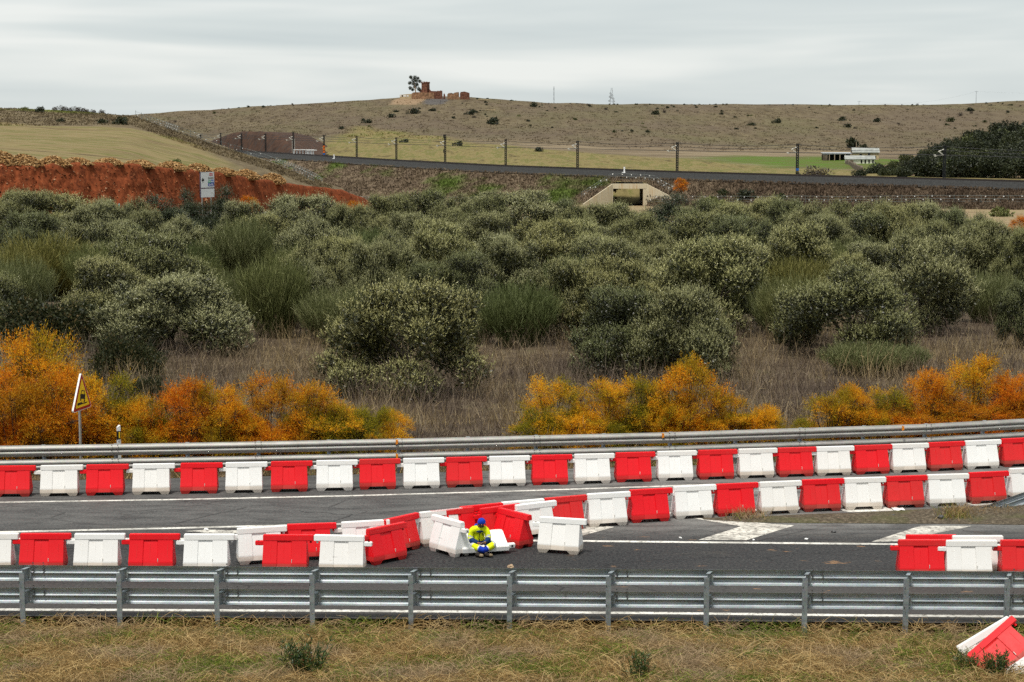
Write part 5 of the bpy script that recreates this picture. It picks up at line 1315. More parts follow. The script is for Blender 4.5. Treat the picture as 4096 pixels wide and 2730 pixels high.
mb = MB(); mb.tube([(-.06, -.12, .535), (-.068, -.128, .46), (-.08, -.112, .38), (-.088, -.085, .27)], .008, 5); mb.build("zip", M['sign_black'], jk)
mb = MB(); mb.tube([(-.0, -.112, .49), (.004, -.112, .42)], .007, 5); mb.build("pocket", M['sign_black'], jk)
# hood and collar
mb = MB()
for k in range(3): pass
ring = []
for z_, r_, oy in ((.525, .128, -.005), (.560, .118, .004), (.590, .100, .018), (.606, .088, .03)): ring.append([Vector((-.065 + math.cos(a * .5236) * r_, oy + .002 + math.sin(a * .5236) * r_ * .88, z_ + .03 * math.sin(a * .5236))) for a in range(12)])
mb.loops(ring, False); me = mb.mesh(); bm = bmesh.new(); bm.from_mesh(me); bmesh.ops.solidify(bm, geom=bm.faces[:], thickness=.018); bm.to_mesh(me); bm.free(); smooth(me); link("collar", me, M['cloth_navy'], jk)
bm = bmesh.new(); bmesh.ops.create_uvsphere(bm, u_segments=12, v_segments=8, radius=1)
for v_ in bm.verts: v_.co = Vector((-.12 + v_.co.x * .075, .075 + v_.co.y * .05, .60 + v_.co.z * .065 + .012 * N(v_.co.x * 2, v_.co.y * 2)))
me = bpy.data.meshes.new("hood"); bm.to_mesh(me); bm.free(); smooth(me); link("hood", me, M['cloth_blue'], jk)
# trousers
tr_j = [(-.10, .10, .16), J['hr'], tuple(Vector(J['hr']).lerp(Vector(J['kr']), .55)), J['kr'], tuple(Vector(J['kr']).lerp(Vector(J['ar']), .5)), J['ar'], J['hl'], tuple(Vector(J['hl']).lerp(Vector(J['kl']), .55)), J['kl'], tuple(Vector(J['kl']).lerp(Vector(J['al']), .5)), J['al']]
me = skin(tr_j, [(0, 1), (1, 2), (2, 3), (3, 4), (4, 5), (0, 6), (6, 7), (7, 8), (8, 9), (9, 10)], [.135, .105, .092, .082, .078, .062, .105, .092, .082, .075, .058], 0, 2)
for m_ in ('cloth_blue', 'cloth_yellow', 'cloth_reflect', 'cloth_navy'): me.materials.append(M[m_])
for p_ in me.polygons:
    c = p_.center; L_ = [(seg_t(c, J['kr'], J['ar']), 0), (seg_t(c, J['kl'], J['al']), 1), (seg_t(c, J['hr'], J['kr']), 2), (seg_t(c, J['hl'], J['kl']), 3)]; (dd, t_), wh = min(L_, key=lambda a: a[0][0])
    if wh < 2: mi = 2 if t_ < .10 else (1 if t_ < .50 else (2 if t_ < .60 else 0))
    else: mi = 3
    p_.material_index = mi
link("trousers", me, None, pe)
# boots
for (ank, toe_, heel) in ((J['ar'], (.235, -.43, .045), (.075, -.36, .05)), (J['al'], (.02, -.47, .045), (-.15, -.36, .05))):
    A = Vector(ank) + Vector((.02 if toe_[0] > .1 else -.03, -.01, -.02)); me = skin([tuple(A), heel, tuple(Vector(heel).lerp(Vector(toe_), .55)), toe_], [(0, 1), (1, 2), (2, 3)], [.05, .05, .046, .040], 0, 2)
    me.materials.append(M['boot']); me.materials.append(M['boot_dust'])
    for p_ in me.polygons: p_.material_index = 1 if (p_.center - Vector(toe_)).length < .085 and p_.center.z > .03 else 0
    link("boot", me, None, pe)
# head details
hd = Vector(J['hd'])
def blob(name, c, r_, mat, parent, cutz=None, rx=0, seg=16):
    bm = bmesh.new(); bmesh.ops.create_uvsphere(bm, u_segments=seg, v_segments=12, radius=1); Mx = Matrix.Rotation(rx, 4, 'X')
    if cutz is not None:
        bmesh.ops.delete(bm, geom=[v_ for v_ in bm.verts if v_.co.z < cutz], context='VERTS')
    for v_ in bm.verts: v_.co = Mx @ Vector((v_.co.x * r_[0], v_.co.y * r_[1], v_.co.z * r_[2])) + Vector(c)
    me = bpy.data.meshes.new(name); bm.to_mesh(me); bm.free(); smooth(me); return link(name, me, mat, parent)
bn = blob("beanie", hd + Vector((0, .012, .036)), (.086, .094, .078), M['cloth_blue'], pe, -.12, R(10))
mb = MB(); ring = []
for z_, r_ in ((-.034, 1.0), (-.030, 1.05), (.006, 1.05), (.012, 1.0)): ring.append([Matrix.Rotation(R(14), 4, 'X') @ Vector((math.cos(a * .3927) * .087 * r_, math.sin(a * .3927) * .094 * r_, z_)) + hd + Vector((0, .010, .034)) for a in range(16)])
mb.loops(ring, False); mb.build("brim", M['cloth_blue'], bn, None, 1.0)
blob("beard", hd + Vector((.004, -.052, -.058)), (.052, .042, .034), M['beard'], pe, None, R(20), 10)
blob("nose", hd + Vector((.004, -.098, -.022)), (.013, .018, .018), M['skin'], pe, None, 0, 8)
blob("mouth", hd + Vector((.004, -.092, -.050)), (.020, .008, .006), M['skin'], pe, None, 0, 8)
for sx in (-.033, .040): blob("eye", hd + Vector((sx, -.083, -.008)), (.012, .006, .006), M['beard'], pe, None, 0, 8)
for sx in (-.084, .086): blob("ear", hd + Vector((sx, -.005, -.022)), (.012, .022, .028), M['skin'], pe, None, 0, 8)
mb = MB(); mb.box((0, 0, 0), (.072, .145, .010)); pho = empty("phone", pe.location + ph + Vector((0, 0, .004))); tag(pho, "smartphone held in the seated worker's hands", "phone")
b1 = mb.build("case", M['phone_case'], pho); mb = MB(); mb.box((0, 0, .0065), (.064, .132, .003)); mb.build("screen", M['phone_dark'], pho)
pho.rotation_euler = (R(-32), 0, R(70))

# ================================================================== VEGETATION
def rs(seed): return np.random.default_rng(seed)
def leaf_obj_mesh(name, v, q, mat, mi=None, mat2=None):
    me = np_mesh(name, v, q); me.materials.append(mat)
    if mi is not None: me.materials.append(mat2); me.polygons.foreach_set("material_index", mi.astype(np.int32))
    return me
def sphere_pts(rng, n): return unit(rng.normal(size=(n, 3)))

def olive_crown(seed, nt=260, rings=((7, .75, 1.62), (6, 1.75, 1.35), (4, 2.65, .8), (1, 3.1, .1)), leafL=.080, leafW=.0205):
    """billowing lobes of upright shoots with dark gaps between them"""
    rng = rs(seed); cen = []; rad = []; MI = []
    for n_, z, k in rings:
        a0 = rng.random() * 6.28
        for i in range(n_):
            a = a0 + i * 6.283 / n_ + rng.normal() * .22; kk = k * rng.uniform(.72, 1.25); r = rng.uniform(.55, 1.06) * (1.0 if z < 2.2 else .86)
            cen.append((math.cos(a) * kk, math.sin(a) * kk, z + rng.normal() * .32)); rad.append(r)
    for i in range(6):      # stray upright plumes breaking the outline
        a = rng.random() * 6.283; kk = rng.uniform(.3, 1.7); cen.append((math.cos(a) * kk, math.sin(a) * kk, 3.35 - .5 * kk + rng.normal() * .2)); rad.append(rng.uniform(.30, .48))
    out = []
    for c, r in zip(np.array(cen), rad):
        sub = [(c, r)] + [(c + unit(rng.normal(size=3) + np.array([0, 0, .5])) * r * .72, r * rng.uniform(.38, .55)) for _ in range(4)]
        for cc, rr in sub:
            n = int(nt * rr * rr); d = sphere_pts(rng, n); d[:, 2] = np.where(d[:, 2] < -.3, np.abs(d[:, 2]), d[:, 2])
            base = cc + d * (rr * rng.uniform(.80, .97, (n, 1))); up = unit(d * .55 + np.array([0, 0, .85]) + rng.normal(size=(n, 3)) * .22)
            L = rng.uniform(.15, .36, (n, 1)); L = np.where((d[:, 2:3] > .35) & (rng.random((n, 1)) < .22), L * 1.9, L); m = 10; t_ = (np.arange(m) + .5) / m
            pb = (base[:, None, :] + up[:, None, :] * (L * t_[None, :])[:, :, None]).reshape(-1, 3)
            dl = unit(np.repeat(up, m, 0) * .9 + rng.normal(size=(n * m, 3)) * .42); out.append(leaves(pb, dl, leafL * rng.uniform(.7, 1.25, n * m), leafW, rng, np.repeat(d * .8 + up * .35, m, 0)))
            MI.append(((np.tile(t_, n) > .45) & (np.repeat(d[:, 2] + rng.normal(size=n) * .25, m) > .15)).astype(int))  # outer leaves of upward-facing lobes take the colour with painted top light
            n2 = int(560 * rr * rr); d = sphere_pts(rng, n2); out.append(leaves(cc + d * rr * rng.uniform(.35, .80, (n2, 1)), rng.normal(size=(n2, 3)), .13, .062, rng, d)); MI.append(np.zeros(n2, int))
    v, q = merge(*out); v[:, 2] = np.maximum(v[:, 2], .02)
    hx, hz = np.percentile(np.abs(v[:, :2]), 97.5), np.percentile(v[:, 2], 99.7); v[:, :2] *= 2.5 / hx; v[:, 2] *= 4.1 / hz; return v, q, np.concatenate(MI)
def trunk_mesh(seed, H=2.2, r0=.16, n=5, spread=1.0):
    rng = rs(seed); mb = MB(); mb.tube([(0, 0, -.3), (.05, .03, .4), (.0, .08, .9)], [r0 * 1.25, r0, r0 * .8], 7)
    for i in range(n):
        a = i * 6.28 / n + rng.random(); c, s_ = math.cos(a), math.sin(a); z0 = .55 + .3 * rng.random()
        mb.tube([(0, .05, z0), (c * .35 * spread, s_ * .35 * spread, z0 + .6), (c * .9 * spread, s_ * .9 * spread, z0 + 1.0 + rng.random() * .5), (c * 1.25 * spread, s_ * 1.25 * spread, H)], [r0 * .6, r0 * .42, r0 * .26, r0 * .1], 5)
    return mb.mesh()
OLIVE = [(lambda r: leaf_obj_mesh("olive_crown", r[0], r[1], M['olive_leaf'], r[2], M['olive_lit_tip_leaf']))(olive_crown(a, 375, b)) for a, b in (
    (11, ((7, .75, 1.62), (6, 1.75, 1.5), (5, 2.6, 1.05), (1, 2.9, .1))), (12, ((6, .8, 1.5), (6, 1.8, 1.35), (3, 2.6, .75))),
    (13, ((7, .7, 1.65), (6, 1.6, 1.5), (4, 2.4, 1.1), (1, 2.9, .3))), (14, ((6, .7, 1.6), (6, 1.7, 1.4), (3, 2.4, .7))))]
r_ = olive_crown(17, 200); OLIVE_D = leaf_obj_mesh("olive_crown", r_[0], r_[1], M['olive_dark_leaf'], r_[2], M['olive_dark_lit_tip'])
TRUNK = [trunk_mesh(s_) for s_ in (1, 2)]
for me in TRUNK: me.materials.append(M['bark'])

def broom_mesh(seed, n=1500, H=2.6, spread=1.15):
    rng = rs(seed); a = rng.random(n) * 6.283; lean = np.sqrt(rng.random(n)) * .95 * spread * .72; L = H * rng.uniform(.62, 1.0, n) * (1 - .22 * lean)
    rb = np.sqrt(rng.random(n)) * .75; b = np.stack([np.cos(a) * rb, np.sin(a) * rb, np.zeros(n)], 1)
    dirn = np.stack([np.cos(a) * np.sin(lean), np.sin(a) * np.sin(lean), np.cos(lean)], 1)
    T = np.array([0, .35, .7, 1.0]); jit = rng.normal(size=(n, 4, 3)) * .06
    pts = b[:, None] + dirn[:, None] * (L[:, None] * T)[:, :, None] + jit
    side = unit(np.cross(dirn, rng.normal(size=(n, 3)))); A = ribbons(pts, side, np.array([.022, .016, .011, .004]))
    m = 22000; k = rng.integers(0, n, m); f = 1 - .85 * rng.random(m) ** 1.3; base = b[k] + dirn[k] * (L[k] * f)[:, None] + rng.normal(size=(m, 3)) * .09
    d2 = unit(dirn[k] * .6 + rng.normal(size=(m, 3)) * .35 + np.array([0, 0, .6])); l2 = rng.uniform(.14, .36, m)
    p2 = np.stack([base, base + d2 * (l2 * .55)[:, None], base + d2 * l2[:, None] + rng.normal(size=(m, 3)) * .02], 1)
    nr_ = np.stack([np.cos(a[k]), np.sin(a[k]), np.full(m, .9)], 1) + rng.normal(size=(m, 3)) * .35
    B = ribbons(p2, unit(np.cross(d2, nr_)), np.array([.014, .012, .005]))
    v, q = merge(A, B); v[:, 2] = np.maximum(v[:, 2], -.05); return v, q
BROOM = [leaf_obj_mesh("broom_stems", *broom_mesh(21, 1300, 2.6, 1.0), M['broom_stem']), leaf_obj_mesh("broom_stems", *broom_mesh(22, 1300, 2.4, 1.25), M['broom_stem']), leaf_obj_mesh("broom_stems", *broom_mesh(23, 1200, 2.8, .8), M['broom_stem'])]

def tamarisk_mesh(seed, nl=26, H=2.5):
    rng = rs(seed); twig = MB(); LV = []
    for i in range(nl):
        a = rng.random() * 6.283; z = H * (.07 + .80 * (i + rng.random()) / nl); k = 1.15 * math.sqrt(rng.random()) * (1.0 if z < 1.3 else 1.0 - .55 * (z - 1.3) / 1.2)
        c = np.array([math.cos(a) * k, math.sin(a) * k, z]); r = rng.uniform(.32, .55); b0 = np.array([c[0] * .25, c[1] * .25, 0])
        mid = (b0 + c) / 2 + rng.normal(size=3) * .08; tip = c + np.array([math.cos(a) * .15, math.sin(a) * .15, r * .9]); twig.tube([Vector(b0), Vector(mid), Vector(c), Vector(tip)], [.022, .016, .010, .003], 4, False)
        ns = 62; d = sphere_pts(rng, ns); d[:, 2] = np.where(d[:, 2] < -.4, -d[:, 2], d[:, 2]); sb = c + d * r * rng.uniform(.25, .7, (ns, 1))
        sd = unit(d * .8 + np.array([math.cos(a) * .25, math.sin(a) * .25, .45]) + rng.normal(size=(ns, 3)) * .3); sl = rng.uniform(.18, .42, ns); m = 14; tt = (np.arange(m) + .5) / m
        for q_ in range(0, ns, 4): twig.tube([Vector(c), Vector(sb[q_]), Vector(sb[q_] + sd[q_] * sl[q_])], [.006, .004, .002], 3, False)
        side = rng.normal(size=(ns * m, 3)) * .035; pb = (sb[:, None] + sd[:, None] * (sl[:, None] * tt)[:, :, None]).reshape(-1, 3) + side * (1.1 - np.tile(tt, ns))[:, None]
        dl = unit(np.repeat(sd, m, 0) + side * 18); LV.append(leaves(pb, dl, rng.uniform(.04, .085, ns * m), .017, rng, np.repeat(d * .5 + np.array([0, -.15, .7]), m, 0)))
    v, q = merge(*LV); tw = twig.mesh(); tw.materials.append(M['twig']); return leaf_obj_mesh("tamarisk_foliage", v, q, M['tamarisk']), tw
TAM = [tamarisk_mesh(s_, nb) for s_, nb in ((31, 34), (32, 30), (33, 36), (34, 27))]

def bramble_mesh(seed, n=15000):
    rng = rs(seed); d = sphere_pts(rng, n); d[:, 2] = np.abs(d[:, 2]); lump = 1 + .22 * np.sin(d[:, 0] * 5 + seed) * np.cos(d[:, 1] * 4) + .12 * np.sin(d[:, 0] * 11) * np.sin(d[:, 2] * 9)
    p_ = d * np.array([2.2, 1.8, 1.35]) * (lump * rng.uniform(.62, 1.0, n) ** .6)[:, None]; A = leaves(p_, d + rng.normal(size=(n, 3)) * .8, rng.uniform(.06, .13, n), .07, rng)
    m = 420; k = rng.integers(0, n, m); L = rng.uniform(.5, 1.2, m)[:, None]; dd = unit(d[k] + rng.normal(size=(m, 3)) * .5); pts = np.stack([p_[k], p_[k] + dd * L * .5 + [0, 0, .12], p_[k] + dd * L + [0, 0, -.08]], 1)
    B = ribbons(pts, unit(np.cross(dd, rng.normal(size=(m, 3)))), np.array([.014, .012, .006])); return merge(A, B)
BRAM = leaf_obj_mesh("bramble_leaves", *bramble_mesh(41), M['bramble_leaf'])

def blob_bush(seed, R_, H, n, L, W, mat, name, nl=9, flat=.8):
    rng = rs(seed); out = []
    for i in range(nl):
        a = rng.random() * 6.283; k = R_ * rng.uniform(.1, .62); c = np.array([math.cos(a) * k, math.sin(a) * k, H * rng.uniform(.25, .68)]); r = R_ * rng.uniform(.32, .5)
        m = n // nl; d = sphere_pts(rng, m); p_ = c + d * np.array([r, r, min(r * flat, H * .34)]) * rng.uniform(.5, 1.0, (m, 1)); out.append(leaves(p_, d + rng.normal(size=(m, 3)) * .7, L * rng.uniform(.6, 1.3, m), W, rng))
    v, q = merge(*out); v[:, 2] = np.maximum(v[:, 2], -.2); return leaf_obj_mesh(name, v, q, mat)

def ordn(i):
    k = i + 1
    if k <= 25: return NUMW[i]
    tens = {2: "twenty", 3: "thirty", 4: "forty", 5: "fifty", 6: "sixty", 7: "seventy", 8: "eighty", 9: "ninety"}[k // 10]
    return tens + "-" + NUMW[k % 10 - 1] if k % 10 else tens[:-1] + "ieth"
def number(objs, fmt):
    for i, o in enumerate(sorted(objs, key=lambda q: q.location.x / max(1, q.location.y))): o["label"] = fmt.format(ordn(i))
def plant(name, label, cat, group, pos, parts, sx, sz, rz, sy=None):
    o = empty(name, pos, rz); o.scale = (sx, sy or sx, sz); tag(o, label, cat, group)
    for nm, me in parts: link(nm, me, None, o)
    return o
def solveY(vx, vtop, h):
    lo, hi = 52.0, 188.0
    for _ in range(40):
        Y = (lo + hi) / 2; p_ = atY(*vv(vx, vtop), Y); hh = p_.z - gz(p_.x, Y)
        if hh > h: lo = Y
        else: hi = Y
    p_ = atY(*vv(vx, vtop), Y); return Vector((p_.x, Y, gz(p_.x, Y)))
def place(vx, vtop, vw, vbase=None, h=4.2):
    if vbase:
        p_ = atG(*vv(vx, vbase)); top = atY(*vv(vx, vtop), p_.y); hh = top.z - p_.z
    else: p_ = solveY(vx, vtop, h); hh = atY(*vv(vx, vtop), p_.y).z - p_.z
    w = vw * V * p_.y / FPX; return p_, hh, w

OL = [  # column, top, width, base, height, label, mesh
    (945, 655, 345, 905, 0, "large rounded olive tree standing alone at the centre, nearest the road", 0),
    (1432, 668, 215, 868, 0, "left of the paired olive trees behind the yellow tamarisks", 1),
    (1560, 668, 235, 872, 0, "right of the paired olive trees behind the yellow tamarisks", 2),
    (1945, 615, 315, 822, 0, "bright peaked olive tree at right above a grey broom", 3),
    (395, 640, 330, 806, 0, "wide dark olive tree at left above the bramble mound", 2),
    (350, 540, 240, 735, 0, "tall silvery olive tree directly behind the wide left one", 0),
    (1640, 552, 270, 762, 0, "broad olive tree right of centre behind the paired olives", 0),
    (2115, 550, 235, 765, 0, "tall olive tree at right behind the bright peaked one", 1),
    (892, 540, 175, 715, 0, "silver-topped olive tree behind the large central olive, left", 3),
    (1070, 585, 150, 735, 0, "small rounded olive tree behind the large central olive, right", 1),
    (985, 610, 130, 735, 0, "low olive tree peeping over the large central olive", 2),
    (1318, 600, 160, 775, 0, "olive tree right of the tall green broom near the centre", 1),
    (1450, 622, 125, 745, 0, "small silvery olive tree above the paired olives", 3),
    (512, 434, 125, None, 5.4, "dark dense olive tree right below the direction sign", 4),
    (432, 441, 110, None, 5.2, "dark olive tree left below the direction sign", 4),
    (370, 455, 175, None, 5.2, "dark rounded olive tree left of the direction sign", 4),
    (700, 453, 225, None, 5.0, "big olive tree at the foot of the red bank's right half", 2),
    (720, 508, 190, None, 4.6, "pale olive tree in front of the big one by the red bank", 3),
    (960, 443, 180, None, 4.8, "olive tree right of the red bank's tip", 0),
    (1180, 443, 235, None, 5.0, "wide olive tree left of the concrete culvert", 1),
    (1545, 450, 175, None, 4.8, "very dark round tree just right of the culvert", 4),
    (140, 452, 210, None, 5.0, "olive tree at far left before the red bank", 1),
    (25, 444, 150, None, 5.2, "olive tree cut by the left edge before the red bank", 2),
    (1930, 466, 135, None, 4.6, "pale olive tree on the back row below the tagged fence", 3),
    (2340, 655, 110, 800, 0, "olive tree cut by the right edge", 0),
    (-20, 640, 130, 790, 0, "olive tree cut by the left edge above the orange tamarisk", 1)]
rng = rs(77)
for i, (vx, vt, vw, vb, h, lab, k) in enumerate(OL):
    p_, hh, w = place(vx, vt, vw, vb, h or 4.2)
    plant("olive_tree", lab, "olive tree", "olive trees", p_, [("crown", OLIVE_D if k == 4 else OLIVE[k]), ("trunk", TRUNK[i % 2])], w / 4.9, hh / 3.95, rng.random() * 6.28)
BACK = [(1010, 522, 180, 4.4), (1250, 520, 200, 4.4), (1390, 478, 145, 4.6), (1840, 488, 150, 4.4), (1752, 464, 120, 4.6), (2080, 485, 170, 4.4), (2200, 492, 145, 4.4), (2290, 528, 150, 4.4), (1625, 500, 180, 4.4), (1400, 560, 200, 4.2), (1160, 556, 190, 4.2), (845, 486, 120, 4.2), (1290, 468, 120, 4.4), (2010, 500, 150, 4.2), (1700, 510, 150, 4.2), (1080, 475, 120, 4.4), (600, 505, 130, 4.2), (260, 520, 150, 4.2), (780, 560, 140, 4.0), (1500, 545, 150, 4.0), (1830, 530, 170, 4.2), (2150, 520, 130, 4.2), (2340, 545, 120, 4.4), (420, 510, 140, 4.2), (1340, 520, 130, 4.2), (1900, 505, 120, 4.2), (70, 500, 150, 4.4), (2250, 505, 120, 4.4), (1470, 500, 120, 4.2), (1120, 500, 130, 4.4), (940, 500, 130, 4.2), (660, 480, 130, 4.4), (200, 480, 150, 4.6), (560, 472, 100, 4.6), (890, 458, 110, 5.0), (1050, 460, 120, 5.0), (1620, 470, 120, 5.0), (1680, 478, 110, 4.8), (1810, 470, 130, 4.8), (1870, 480, 120, 4.8), (2000, 474, 130, 4.8), (2060, 482, 120, 4.8), (2140, 478, 140, 4.8), (1320, 486, 110, 4.6), (1430, 480, 110, 4.4), (80, 450, 130, 5.2), (250, 470, 110, 4.8), (310, 470, 110, 4.8), (1120, 462, 120, 5.0), (2250, 520, 130, 4.6), (800, 482, 110, 4.8)]
LST = []
for i, (vx, vt, vw, h) in enumerate(BACK):
    p_, hh, w = place(vx, vt, vw, None, h)
    LST.append(plant("olive_tree", "rounded grey-green olive tree in the crowded back rows of the grove", "olive tree", "olive trees of the back rows", p_, [("crown", OLIVE[i % 4]), ("trunk", TRUNK[i % 2])], w / 4.5 * rng.uniform(.9, 1.1), hh / 3.75, rng.random() * 6.28, w / 4.5 * rng.uniform(.85, 1.2)))
number(LST, "rounded grey-green olive tree, {} from the left in the crowded back rows")
BR = [(1195, 638, 195, 795, "tall yellow-green broom bush at the centre beside the dry weeds", 0), (630, 590, 175, 775, "tall wispy broom bush left of centre, left of the pale one", 2), (775, 635, 185, 785, "pale feathery broom bush left of the large central olive", 1), (1840, 582, 165, 705, "brownish broom bush between olives right of centre", 0), (100, 510, 250, 690, "large green broom at far left", 1), (230, 560, 170, 700, "dark broom right of the large far-left one", 2), (1985, 770, 190, 862, "low grey-green broom below the bright peaked olive", 1), (2080, 780, 110, 850, "small grey broom tuft right of the low grey-green one", 1), (560, 490, 150, 640, "bushy broom below the direction sign's right", 0), (30, 560, 150, 720, "dark broom at the left edge", 0), (1700, 620, 110, 720, "broom squeezed between two olives right of centre", 1), (1100, 690, 90, 790, "small broom at the right flank of the large central olive", 1), (2270, 600, 150, 740, "dark broom near the right edge", 1), (1960, 560, 130, 660, "green broom behind the bright peaked olive", 0), (690, 560, 130, 700, "slender broom behind the pale feathery one", 2), (535, 600, 120, 745, "bushy broom right of the tall silvery left olive", 1), (470, 585, 110, 715, "small broom behind the wide left olive", 0)]
for i, (vx, vt, vw, vb, lab, k) in enumerate(BR):
    p_, hh, w = place(vx, vt, vw, vb); plant("broom_bush", lab, "broom bush", "broom bushes", p_, [("stems", BROOM[k])], w / 3.6, hh / 2.7, rng.random() * 6.28)
n = 0; LB, LO = [], []
def cap_h(X, Y, z, vmin=482):
    return CAM_H - (vmin * .4352 - 130) * Y / 1800 - z
while n < 66:     # lower growth filling the grove
    Y = 82 + 110 * rng.random() ** .8; X = rng.uniform(-.31, .31) * Y; z = gz(X, Y); u = 512 + X / Y * 1800
    if (Y > 140 and 95 < u < 130): continue
    vb = (130 + (CAM_H - z) * 1800 / Y) / .4352
    if vb > 760 and (1090 < u / .4352 < 1360 or 540 < u / .4352 < 790): continue
    hm = min(4.6, cap_h(X, Y, z, 500 if Y > 150 else 520))
    if hm < 2.0: continue
    hh = rng.uniform(.75, 1.0) * hm
    if n % 5 < 2: LB.append(plant("broom_bush", "x", "broom bush", "broom bushes among the olives", (X, Y, z), [("stems", BROOM[n % 3])], rng.uniform(.9, 1.35), min(3.4, hh) / 2.6, rng.random() * 6.28))
    else: LO.append(plant("olive_tree", "x", "olive tree", "olive trees filling the grove", (X, Y, z), [("crown", OLIVE[n % 4]), ("trunk", TRUNK[0])], rng.uniform(.62, .95), hh / 4.1, rng.random() * 6.28))
    n += 1
number(LB, "wispy broom bush, {} from the left among those hidden between the olives"); number(LO, "olive tree, {} from the left among the inner trees of the grove")
BB = [(110, 690, 330, 800, "large dark bramble thicket at the left"), (290, 775, 170, 875, "dark bramble mound between the left olive and the orange tamarisks"), (215, 700, 230, 790, "dark bramble under the wide left olive"), (330, 870, 130, 930, "small bramble patch among the orange tamarisks")]
for vx, vt, vw, vb, lab in BB:
    p_, hh, w = place(vx, vt, vw, vb); plant("bramble", lab, "bramble", "brambles", p_, [("leaves", BRAM)], w / 4.2, hh / 1.45, rng.random() * 6.28)
TM = [(85, 768, 130, 3.6, "tallest orange tamarisk at far left"), (30, 855, 140, 1.8, "orange tamarisk at the left edge"), (130, 850, 140, 2.0, "bright orange tamarisk left of the warning sign"), (235, 858, 140, 2.4, "orange tamarisk right behind the warning sign"), (325, 915, 110, 1.8, "low orange tamarisk right of the marker post"), (415, 872, 130, 2.2, "yellow-green tamarisk right of the bramble mound"), (505, 885, 130, 2.0, "olive-yellow tamarisk in the middle of the left hedge"), (618, 866, 140, 2.3, "golden tamarisk with a high crown in the left hedge"), (715, 885, 120, 2.2, "golden brown tamarisk near the left hedge's end"), (795, 925, 110, 2.0, "low golden tamarisk at the left hedge's end"), (893, 938, 60, 2.4, "small separate yellow tamarisk left of the grass gap"),
      (1275, 872, 130, 2.6, "bright yellow tamarisk starting the right hedge"), (1385, 878, 130, 2.2, "yellow tamarisk, second in the right hedge"), (1475, 868, 130, 2.4, "yellow-green tamarisk in front of the paired olives"), (1580, 828, 150, 2.4, "tall orange tamarisk before the right paired olive"), (1680, 905, 110, 2.2, "low orange-green tamarisk right of the tall orange one"), (1765, 935, 100, 2.0, "small thin tamarisk in the gap of the right hedge"), (1850, 965, 90, 1.6, "smallest green tamarisk near the guardrail"), (1955, 885, 120, 2.6, "orange tamarisk below the low grey broom"), (2045, 895, 130, 2.0, "green-orange tamarisk in the right part of the hedge"), (2135, 855, 140, 2.4, "orange tamarisk, third from the right edge"), (2235, 818, 160, 2.8, "tall deep orange tamarisk near the right edge"), (2335, 860, 130, 2.2, "deep orange tamarisk cut by the right edge"), (170, 930, 150, 1.4, "dark orange tamarisk behind the sign post"), (560, 950, 130, 1.3, "low green-gold tamarisk close behind the far guardrail, left"), (1330, 940, 140, 1.4, "low golden tamarisk close behind the far guardrail, centre right"), (1540, 930, 140, 1.4, "low yellow tamarisk close behind the far guardrail, below the tall orange one"), (2080, 950, 150, 1.4, "low orange tamarisk close behind the far guardrail, right"), (30, 960, 130, 1.2, "low orange tamarisk in the left corner behind the guardrail"), (700, 960, 120, 1.2, "low golden tamarisk behind the guardrail before the grass gap"), (2260, 930, 150, 1.6, "low deep orange tamarisk behind the guardrail near the right edge")]
for i, (vx, vt, vw, back, lab) in enumerate(TM):
    d = ray(*vv(vx, 1000)); X0 = d.x / d.y * 50; Y = far_rail_y(X0) + max(back, 1.9) + .2; p_ = atY(*vv(vx, vt), Y); z = gz(p_.x, Y); hh = max(.8, p_.z - z); w = vw * V * Y / FPX
    fo, tw_ = TAM[i % 4]; plant("tamarisk", lab, "tamarisk", "autumn tamarisks behind the far guardrail", (p_.x, Y, z), [("foliage", fo), ("branches", tw_)], max(w / 2.5, hh / 2.9), hh / 2.5, rng.random() * 6.28)
LT = []
for k, vx in enumerate(list(range(20, 830, 62)) + list(range(1255, 1760, 60)) + list(range(1925, 2360, 58))):
    vx = vx + rng.uniform(-14, 14); d = ray(*vv(vx, 1000)); X0 = d.x / d.y * 50; Y = far_rail_y(X0) + rng.uniform(1.9, 2.6); p_ = atY(*vv(vx, 1000), Y); hh = rng.uniform(1.0, 1.75); fo, tw_ = TAM[k % 4]
    LT.append(plant("tamarisk", "x", "tamarisk", "low tamarisks filling the hedge", (p_.x, Y, gz(p_.x, Y)), [("foliage", fo), ("branches", tw_)], rng.uniform(.65, .95), hh / 2.5, rng.random() * 6.28))
number(LT, "low tamarisk, {} from the left of those filling the hedge behind the far guardrail")
for (f, x, y, Y, s_, lab) in ((b6, 45, 880, 452, 1.5, "small orange bush right of the culvert"), (vv, 815, 505, 245, 1.0, "small orange bush at the tip of the red bank"), (vv, 572, 498, 222, 1.0, "small orange bush by the distant guardrail"), (vv, 2347, 560, 165, 1.0, "small orange bush at the right edge of the grove")):
    p_ = atY(*f(x, y), Y); plant("tamarisk", lab, "tamarisk", "small far tamarisks", p_, [("foliage", TAM[1][0]), ("branches", TAM[1][1])], s_, s_, 1.0)

